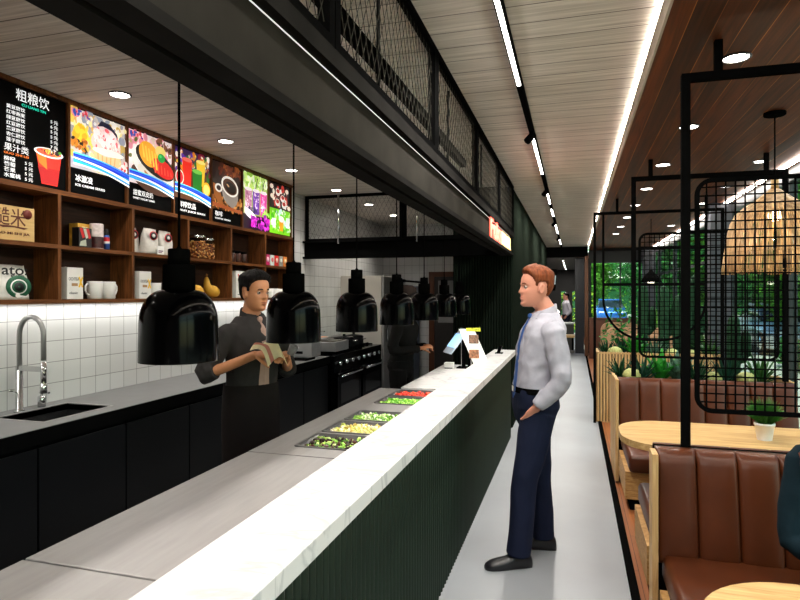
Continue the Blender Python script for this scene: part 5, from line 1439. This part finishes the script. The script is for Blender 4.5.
def human(label, loc, rot, P):
    g = P.get
    root = thing('person', label, 'person', loc, None, rot); sc = g('scale', 1); root.scale = (sc,)*3
    T = g('torso', TORSO); lean = g('lean', lambda z: 0)
    H = g('H', .235); hx, hz = g('head', (.015, 1.525)); hz -= .028; yaw = g('yaw', 0); pit = g('pitch', 0)
    HM = Matrix.Translation((hx+lean(1.5), g('heady', 0), hz)) @ Matrix.Rotation(yaw, 4, 'Z') @ Matrix.Rotation(pit, 4, 'Y')
    vox = g('vox', .005)
    # -- body
    b = MB(); z0 = g('tz0', .80)
    b.rings(torso_rings(T, -.004, z0, 1.53, lean))
    b.tube([(-.012+lean(1.46), 0, 1.45), (-.008+lean(1.52), 0, 1.52), V((hx+lean(1.5)-.012, g('heady', 0), hz+.07))], [.066, .057, .055], 18)
    hr = []
    for j in range(45):
        z = j/44
        hr.append([HM @ head_pt(2*PI*k/56, max(.001, min(.999, z)), H) for k in range(56)])
    b.rings(hr)
    for s in (-1, 1):
        e = Matrix.Rotation(s*.35, 3, 'Z') @ Matrix.Rotation(-.15, 3, 'Y')
        ec = V((-.02*H, s*.335*H, .46*H)); rt = []
        b.ball(HM @ ec, (.014, .0065, .026), 12, 8, HM.to_3x3() @ e)
        for q in range(13):
            a = 2*PI*q/12; rt.append(HM @ (ec + e @ V((.0145*math.cos(a)-.002, s*.0065, .0275*math.sin(a)))))
        b.tube(rt, .0042, 8)
        b.ball(HM @ V((-.005*H, s*.328*H, .42*H)), (.010, .0065, .013), 8, 6, HM.to_3x3())
    for s, A in zip((1, -1), P['arms']):
        sh, el, wr = A[0], A[1], A[2]
        pts, rd = lerp_path([(sh[0], sh[1]*.72, sh[2]-.01), sh, el, wr], [.06, .052, .038, .026]); b.tube(pts, rd, 14)
        hand(b, wr, A[3], A[4], A[5] if len(A) > 5 else s, *(A[6] if len(A) > 6 else ()))
    for s, Lg in zip((1, -1), P['legs']):
        pts, rd = lerp_path([Lg[0], Lg[1], Lg[2]], [.082, .052, .034]); b.tube(pts, rd, 14)
        a = V(Lg[2]); f = V((Lg[3][0], Lg[3][1], 0)).normalized()
        b.tube([a, a + V((0, 0, -.05)) , a+f*.08+V((0, 0, -.07))], [.034, .036, .028], 12)
    me = remesh(b, vox, 2); me.materials.append(P['skin']); body = link('body', me, root, False)
    # -- face details
    fm = P['skin_dark']
    if g('face', True):
        for s in (-1, 1):
            eb = MB(); c = HM @ V((.296*H, s*.145*H, .503*H))
            eb.ball(c, .0115, 14, 10); fd = HM.to_3x3() @ V((1, s*.15, 0)); eb.mi = 1
            eb.ball(c + fd*.0040, .0085, 12, 8)
            eb.build('eye', [mat('eye_white', '#a89c94', .3), mat('iris', '#2a2420', .2)], root, False)
            pts = [HM @ (head_pt(s*t_, z_, H) + V((.001, 0, 0))) for t_, z_ in ((.18, .585), (.30, .602), (.48, .60), (.62, .58))]
            MB().tube(pts, [(.003, .0022), (.004, .003), (.0035, .0026), (.0015, .0015)], 8).build('eyebrow', P['hair'], root, False)
            lid = MB().tube([HM @ (head_pt(s*t_, z_, H) + V((.006, 0, 0))) for t_, z_ in ((.26, .515), (.40, .53), (.56, .51))], [.0015, .0025, .0015], 6).build('eyelid', fm, root, False)
        for z_, nm in ((.243, 'upper_lip'), (.205, 'lower_lip')):
            pts = [HM @ (head_pt(t_, z_ - abs(t_)*.02, H) + V((.0005, 0, 0))) for t_ in (-.30, -.15, 0, .15, .30)]
            MB().tube(pts, [.001, .0026, .003, .0026, .001], 8).build(nm, fm, root, False)
    # -- hair
    if g('hairline'):
        hb = MB(); R = random.Random(5); hr = []
        tk = g('hair_th', .012)
        for j in range(48):
            z = .12+.879*j/47; ring = []
            for k in range(72):
                th = 2*PI*k/72; a = abs((th+PI) % (2*PI)-PI); hl = interp(g('hairline'), math.degrees(a))[0]
                m_ = smooth01((z-hl)/.07)
                top = smooth01((z-.68)/.2); qf = smooth01(1-a/1.5)*top
                off = (tk*(1+g('top', .9)*top + g('quiff', .6)*qf) + .0030*noise.noise(V((math.cos(th)*7, math.sin(th)*7, z*4)))+.0016*math.sin(th*26+4*z))*m_ - .008*(1-m_)
                ring.append(HM @ head_pt(th, min(.999, z), H, off, False))
            hr.append(ring)
        hb.rings(hr); hb.build('hair', P['hair'], root, False)
    # -- shirt
    sb = MB(); add = g('fit', .012)
    sb.rings(torso_rings(T, add, g('shirt_z0', .97), 1.485, lean))
    for s, A in zip((1, -1), P['arms']):
        sh, el, wr = [V(q) for q in A[:3]]
        if g('sleeve', 'full') == 'full':
            ch = [V((sh.x, sh.y*.68, sh.z-.01)), sh, el, wr + (el-wr).normalized()*.01]; rd = [.066, .065, .054, .040]
        else:
            cu = el.lerp(wr, .18); ch = [V((sh.x, sh.y*.68, sh.z-.01)), sh, el, cu]; rd = [.068, .067, .06, .056]
        pts, rd = lerp_path(ch, rd); sb.tube(pts, rd, 18)
        if g('sleeve', 'full') != 'full': sb.tube([el.lerp(wr, .10), el.lerp(wr, .22)], [.061, .058], 18)
    me = remesh(sb, g('cvox', .0065), 3, g('wrinkle', .004), 10, 3, .7); me.materials.append(P['shirt']); link(g('shirt_name', 'shirt'), me, root, False)
    fx = lambda z: interp(T, z)[0] + interp(T, z)[1] + add + lean(z)
    if g('collar', True):
        cb = MB(); rr_ = []
        for r_, z_ in ((.086, 1.452), (.075, 1.49), (.069, 1.545), (.065, 1.549), (.062, 1.52)):
            rr_.append([V((-.006+lean(1.52) + r_*1.04*math.cos(2*PI*k/28), r_*math.sin(2*PI*k/28), z_ - .055*(1+math.cos(2*PI*k/28))*.5*(z_-1.44)/.105)) for k in range(28)])
        cb.rings(rr_, cap=False); x_ = lean(1.5)
        for s in (-1, 1):
            cb.rings([[V((.062+x_, s*.008, 1.496)), V((.035+x_, s*.062, 1.508)), V((.034+x_, s*.066, 1.504)), V((.066+x_, s*.010, 1.49))],
                      [V((.092+x_, s*.046, 1.442)), V((.066+x_, s*.082, 1.462)), V((.062+x_, s*.086, 1.457)), V((.092+x_, s*.05, 1.437))]], smooth=False)
        cb.build('collar', P['shirt'], root, False)
    if g('tie'):
        tb = MB(); zs = [1.478, 1.45, 1.40, 1.30, 1.20, 1.10, 1.02, .975][: g('tie_n', 8)]
        rr_ = []
        for i, z in enumerate(zs):
            w = (.019, .014, .022, .028, .033, .038, .041, .004)[i] if i < len(zs)-1 else .004
            xx = (fx(z) if z < 1.44 else max(.075+lean(z), fx(z)*.96)) + g('tie_off', .005)
            rr_.append([V((xx, -w, z)), V((xx+.006, 0, z)), V((xx, w, z)), V((xx-.006, 0, z))])
        tb.rings(rr_, smooth=False); tb.ball((.078+lean(1.49)+g('tie_off', .005), 0, 1.47), (.016, .02, .02), 10, 8)
        tb.build('tie', g('tie'), root, False)
    # -- trousers
    pb = MB()
    pb.rings(torso_rings(T, .016, g('tr_z0', .815), g('tr_z1', 1.0), lean))
    for s, Lg in zip((1, -1), P['legs']):
        h, k_, a = [V(q) for q in Lg[:3]]
        end = a + (a-k_).normalized()*.012
        pts, rd = lerp_path([h, h.lerp(k_, .5), k_, end], g('leg_r', [.103, .092, .074, .066])); pb.tube(pts, rd, 20)
    me = remesh(pb, g('cvox', .0065), 3, g('wrinkle', .004)*.8, 8, 9, .45); me.materials.append(P['trousers']); link(g('tr_name', 'trousers'), me, root, False)
    if g('belt'):
        bb = MB(); rr_ = torso_rings(T, .0195, g('tr_z1', 1.0)-.03, g('tr_z1', 1.0)+.004, lean)
        bb.rings([rr_[0], rr_[-1]], cap=False); bb.build('belt', P['belt'], root, False)
        MB().box(fx(.98)+.006, fx(.98)+.013, -.02, .02, g('tr_z1', 1)-.032, g('tr_z1', 1)+.006, .002).build('buckle', m_chrome, root, False)
    for s, Lg in zip((1, -1), P['legs']):
        m_ = MB(); shoe(m_, Lg[2], Lg[3], zf=Lg[2][2]-.085); m_.build('shoe', P['shoe'], root, False)
    return root
def cloth(name, c, rough=.8, var=.06): return mat(name, c, rough, 0, var, 30, bump=.08, spec=.15)
skin1 = mat('skin_fair', '#d08e76', .5, 0, .05, 18); skin1d = mat('skin_fair_lip', '#b9735f', .45)
skin2 = mat('skin_tan', '#c08058', .5, 0, .05, 18); skin2d = mat('skin_tan_lip', '#96523c', .45)
hair_r = mat('hair_auburn', '#6e381d', .6, 0, .4, 60, bump=.5, spec=.2, stretch=(1, 1, .3)); hair_b = mat('hair_dark', '#0d0908', .6, 0, .4, 60, bump=.5, spec=.12, stretch=(1, 1, .3))
HL = [(0, .83), (25, .82), (45, .78), (60, .72), (70, .62), (76, .48), (81, .50), (86, .61), (108, .61), (116, .44), (134, .28), (180, .2)]
m_shoe = mat('shoe_leather', '#131318', .35)
# customer in white shirt beside the counter
L1 = lambda z: .012-.062*smooth01((z-.98)/.42)
human('person in white shirt, blue tie and navy trousers standing at the counter, hand in pocket', (-.225, 3.70, 0), math.radians(199),
      dict(lean=L1, yaw=math.radians(5), pitch=-.02, head=(.055, 1.555), H=.238, skin=skin1, skin_dark=skin1d, hair=hair_r, hairline=HL, hair_th=.010, top=1.0, quiff=1.0,
           shirt=cloth('shirt_white', '#a5a4ae'), trousers=cloth('navy_wool', '#151b30'), shoe=m_shoe, tr_z1=1.045, shirt_z0=1.01, wrinkle=.011, tie=cloth('tie_blue', '#33548f', .5), belt=m_black,
           arms=[((-.055, .18, 1.375), (-.085, .225, 1.11), (.045, .185, .95), (.34, -.50, -.8), (.1, -1, .2), 1, (.35,)),
                 ((-.055, -.18, 1.375), (-.09, -.24, 1.12), (-.02, -.21, .90), (.1, .1, -.95), (.1, 1, .2), -1, (.35,))],
           legs=[((.005, .088, .90), (.095, .11, .50), (.135, .125, .085), (1, .12)), ((-.01, -.085, .90), (-.045, -.10, .49), (-.085, -.12, .085), (1, -.25))])).rotation_euler = (0, 0, math.radians(199))
bpy.data.objects['person']['label'] = 'person in white shirt, blue tie and navy trousers standing at the counter, hand in pocket'
# cook in dark shirt behind the counter
human('person in charcoal shirt with beige tie behind the counter, drying a cup with a cloth', (-1.965, 3.34, 0), math.radians(-24),
      dict(scale=.985, lean=lambda z: .0, yaw=math.radians(6), pitch=.06, head=(.03, 1.553), H=.235, skin=skin2, skin_dark=skin2d, hair=hair_b, hairline=HL, hair_th=.013, top=1.2, quiff=.7,
           shirt=cloth('shirt_charcoal', '#2e2b2a'), trousers=cloth('trousers_black', '#100d0d'), shoe=m_shoe, tie=cloth('tie_beige', '#a8897c', .6), belt=False, sleeve='rolled', fit=.016, wrinkle=.006,
           arms=[((0, .185, 1.375), (.02, .27, 1.13), (.28, .05, 1.255), (.5, -.8, .1), (-.2, -.2, -1), 1, (.9,)),
                 ((0, -.185, 1.375), (-.07, -.30, 1.14), (.225, -.13, 1.265), (.8, .5, .05), (-.2, .5, -.8), -1, (.8,))],
           legs=[((0, .09, .90), (.01, .10, .49), (-.01, .11, .085), (1, .15)), ((0, -.09, .90), (.0, -.10, .49), (-.02, -.11, .085), (1, -.15))]))
ck = [x for x in bpy.data.objects if x.get('label', '').startswith('person in charcoal')][0]
ap = MB(); rr_ = []
for z, hd, hw in ((1.06, .142, .186), (.95, .152, .194), (.85, .152, .20), (.7, .145, .20), (.5, .140, .20), (.42, .14, .20)):
    rr_.append([V((-.005 + hd*math.cos(2*PI*k/40) + .006*math.sin(9*2*PI*k/40)*(1.03-z), hw*math.sin(2*PI*k/40), z)) for k in range(40)])
ap.rings(rr_, cap=False); ap.build('apron', cloth('apron_dark', '#1a1413'), ck, False)
# what he holds
def towel():
    t = MB(); t.smooth = True
    G = []
    for i in range(15):
        u = i/14; row = []
        for j in range(15):
            v = j/14
            x = -.085 + .17*u; y = -.075 + .15*v
            z = .015*math.sin(PI*u) - .14*max(0, u-.62)**1.3*1.6 - .11*max(0, abs(v-.5)-.26)*1.6 + .008*math.sin(9*v+3*u)
            row.append(t.bm.verts.new((x, y, z)))
        G.append(row)
    for i in range(14):
        for j in range(14): t.mi = 1 if j in (2, 3, 11) else 0; t.face([G[i][j], G[i+1][j], G[i+1][j+1], G[i][j+1]])
    bmesh.ops.solidify(t.bm, geom=list(t.bm.faces), thickness=.006)
    return t
o = towel().build('towel', [cloth('towel_cream', '#f0e6c0', .9), cloth('towel_pink', '#d08a78', .9)], None)
o.location = (-1.715, 3.115, 1.305); o.rotation_euler = (0, .12, -.35)
tag(o, 'cream tea towel with pink stripes draped over the hands of the man in charcoal', 'towel')
t = thing('cup', 'small grey cup held in the towel by the man in charcoal shirt', 'cup', (-1.63, 3.21, 1.245)); t.rotation_euler = (0, .5, 0)
MB().lathe([(.022, 0), (.03, .06), (.027, .06), (.02, .008)], n=20, cap=False).lathe([(.022, 0), (.001, 0)], n=20, cap=False).build('cup_body', mat('cup_grey', '#5a585a', .3), t, False)
# second cook at the range
human('person in black jacket and cap working at the far end of the kitchen', (-1.72, 5.9, 0), math.radians(-8),
      dict(scale=.93, vox=.007, cvox=.009, yaw=.1, pitch=.25, head=(.05, 1.54), skin=skin2, skin_dark=skin2d, hair=hair_b, hairline=HL, hair_th=.01, shirt=cloth('jacket_black', '#0f0d0c'), trousers=cloth('trousers_black2', '#0c0a0a'),
           shoe=m_shoe, shirt_name='jacket', shirt_z0=.80, lean=lambda z: .05*smooth01((z-.95)/.5),
           arms=[((.04, .185, 1.37), (.03, .26, 1.12), (.25, .09, 1.15), (.7, -.6, .2), (0, -.3, -1), 1, (.8,)), ((.04, -.185, 1.37), (.02, -.27, 1.12), (.26, -.08, 1.14), (.7, .6, .2), (0, .3, -1), -1, (.8,))],
           legs=[((0, .09, .90), (.01, .10, .49), (-.01, .11, .085), (1, .1)), ((0, -.09, .90), (.0, -.10, .49), (-.02, -.11, .085), (1, -.1))]))
pr_ = [x for x in bpy.data.objects if x.get('label', '').startswith('person in black jacket')][0]
MB().lathe([(.105, 1.70), (.11, 1.72), (.105, 1.80), (.06, 1.83), (.001, 1.835)], c=(.065, 0, 0), n=28).box(.13, .235, -.07, .07, 1.70, 1.71, .003).build('cap', cloth('cap_brown', '#241a15'), pr_, False)
# man far down the aisle
human('person in pale shirt and dark trousers standing beyond the far counter, distant', (-.25, 20.6, 0), math.radians(200),
      dict(scale=.96, vox=.011, cvox=.011, face=False, skin=skin1, skin_dark=skin1d, hair=hair_b, hairline=HL, shirt=cloth('shirt_pale', '#c0bcc4'), trousers=cloth('trousers_navy2', '#151826'), shoe=m_shoe, collar=False,
           arms=[((0, .185, 1.37), (-.06, .24, 1.12), (.06, .20, .95), (.5, -.2, -.8), (0, -1, .2), 1, (.4,)), ((0, -.185, 1.37), (-.06, -.24, 1.12), (.06, -.2, .95), (.5, .2, -.8), (0, 1, .2), -1, (.4,))],
           legs=[((0, .09, .90), (.01, .10, .49), (-.01, .11, .085), (1, .1)), ((0, -.09, .90), (.0, -.10, .49), (-.02, -.11, .085), (1, -.1))]))
# woman seated at the near table, cut by the right edge
ws = -.40
TW = [(z+ws, a, b*.93, c*.9) for z, a, b, c in TORSO]
# seated figure: built standing-height torso lowered by keeping joints explicit
def seated(label, loc, rot):
    zs = -.385                                                   # torso drop so the hips rest on the seat
    sk, skd = skin1, skin1d; sh = cloth('knit_teal', '#091d25', .85); jn = cloth('denim', '#5a6f8c', .85, .2)
    root = thing('person', label, 'person', loc, None, rot)
    T = [(z, a, b*.94, c*.90) for z, a, b, c in TORSO]
    lean = lambda z: -.03*smooth01((z-.95)/.4)
    D = V((0, 0, zs))
    HM = Matrix.Translation(V((.0, 0, 1.545)) + D)
    H = .225
    arms = [((-.03, .165, 1.03), (.05, .225, .76), (.24, .06, .74), (.7, -.7, 0), (0, -.2, -1), 1), ((-.03, -.165, 1.03), (.05, -.225, .72), (.24, -.06, .735), (.7, .7, 0), (0, .2, -1), -1)]
    legs = [((.0, .085, .535), (.42, .12, .53), (.46, .12, .09), (1, .1)), ((.0, -.085, .535), (.42, -.12, .53), (.44, -.12, .09), (1, -.1))]
    b = MB(); b.rings([[p + D for p in r] for r in torso_rings(T, -.004, .82, 1.53, lean)])
    b.tube([V((-.04, 0, 1.45))+D, V((-.035, 0, 1.52))+D, V((-.01, 0, 1.62))+D], [.058, .05, .05], 18)
    b.rings([[HM @ head_pt(2*PI*k/56, max(.001, min(.999, j/44)), H) for k in range(56)] for j in range(45)])
    for s in (-1, 1): b.ball(HM @ V((-.02*H, s*.338*H, .455*H)), (.016, .006, .029), 12, 8)
    for A, s in zip(arms, (1, -1)):
        pts, rd = lerp_path([(A[0][0], A[0][1]*.7, A[0][2]), *A[:3]], [.05, .045, .034, .023]); b.tube(pts, rd, 14); hand(b, A[2], A[3], A[4], A[5], .5, .1, .92)
    for Lg in legs:
        pts, rd = lerp_path(Lg[:3], [.08, .052, .034]); b.tube(pts, rd, 14)
        a = V(Lg[2]); b.tube([a, a+V((0, 0, -.05)), a+V((.08, 0, -.07))], [.034, .036, .028], 12)
    me = remesh(b, .006, 2); me.materials.append(sk); link('body', me, root, False)
    for s in (-1, 1):
        eb = MB(); c = HM @ V((.296*H, s*.145*H, .503*H)); eb.ball(c, .012, 14, 10); eb.mi = 1; eb.ball(c+V((.0066, 0, 0)), .007, 10, 8)
        eb.build('eye', [mat('eye_white', '#a89c94', .3), mat('iris', '#2a2420', .2)], root, False)
    MB().tube([HM @ head_pt(t_, .225, H) for t_ in (-.3, -.15, 0, .15, .3)], [.002, .006, .006, .006, .002], 8).build('lips', skd, root, False)
    hr = []
    for j in range(44):
        z = .05+.949*j/43; ring = []
        for k in range(64):
            th = 2*PI*k/64; a = abs((th+PI) % (2*PI)-PI); hl = interp([(0, .84), (40, .80), (60, .6), (75, .2), (90, .05), (180, .0)], math.degrees(a))[0]
            m_ = smooth01((z-hl)/.07); ring.append(HM @ head_pt(th, min(.999, z), H, (.02+.003*math.sin(th*22))*m_-.008*(1-m_), False))
        hr.append(ring)
    h = MB().rings(hr)
    for s in (-1, 1): 
        pts = [HM @ V((-.05, s*.075, .03)), V((.02, s*.12, 1.12)), V((.05, s*.175, 1.07)), V((.08, s*.185, 1.0))]
        pts, rd = lerp_path(pts, [.04, .032, .027, .012]); h.tube(pts, [r_*(1+.16*math.sin(i*2.1)) for i, r_ in enumerate(rd)], 12)
    h.build('hair', mat('hair_chestnut', '#6e3220', .5, 0, .3, 50, bump=.3), root, False)
    s_ = MB(); s_.rings([[p + D for p in r] for r in torso_rings(T, .012, .90, 1.50, lean)])
    for A in arms:
        e, w = V(A[1]), V(A[2]); pts, rd = lerp_path([(A[0][0], A[0][1]*.68, A[0][2]-.01), A[0], e, w+(e-w).normalized()*.01], [.066, .06, .05, .036]); s_.tube(pts, rd, 18)
    me = remesh(s_, .0065, 3, .004, 10, 5, .7); me.materials.append(sh); link('sweater', me, root, False)
    p_ = MB(); p_.rings([[p + D for p in r] for r in torso_rings(T, .015, .84, .97, lean)])
    for Lg in legs:
        pts, rd = lerp_path([Lg[0], V(Lg[0]).lerp(V(Lg[1]), .5), Lg[1], V(Lg[1]).lerp(V(Lg[2]), .9)], [.095, .088, .07, .06]); p_.tube(pts, rd, 18)
    me = remesh(p_, .0065, 3, .003, 9, 7, .5); me.materials.append(jn); link('jeans', me, root, False)
    for Lg in legs:
        m_ = MB(); shoe(m_, Lg[2], Lg[3], .25, .09, .005); m_.build('shoe', m_shoe, root, False)
    return root
sd_ = seated('person in teal sweater and jeans seated on the nearest brown bench at the right edge', (1.0, 2.60, 0), -PI/2)
sd_.scale = (.93, .93, .93)
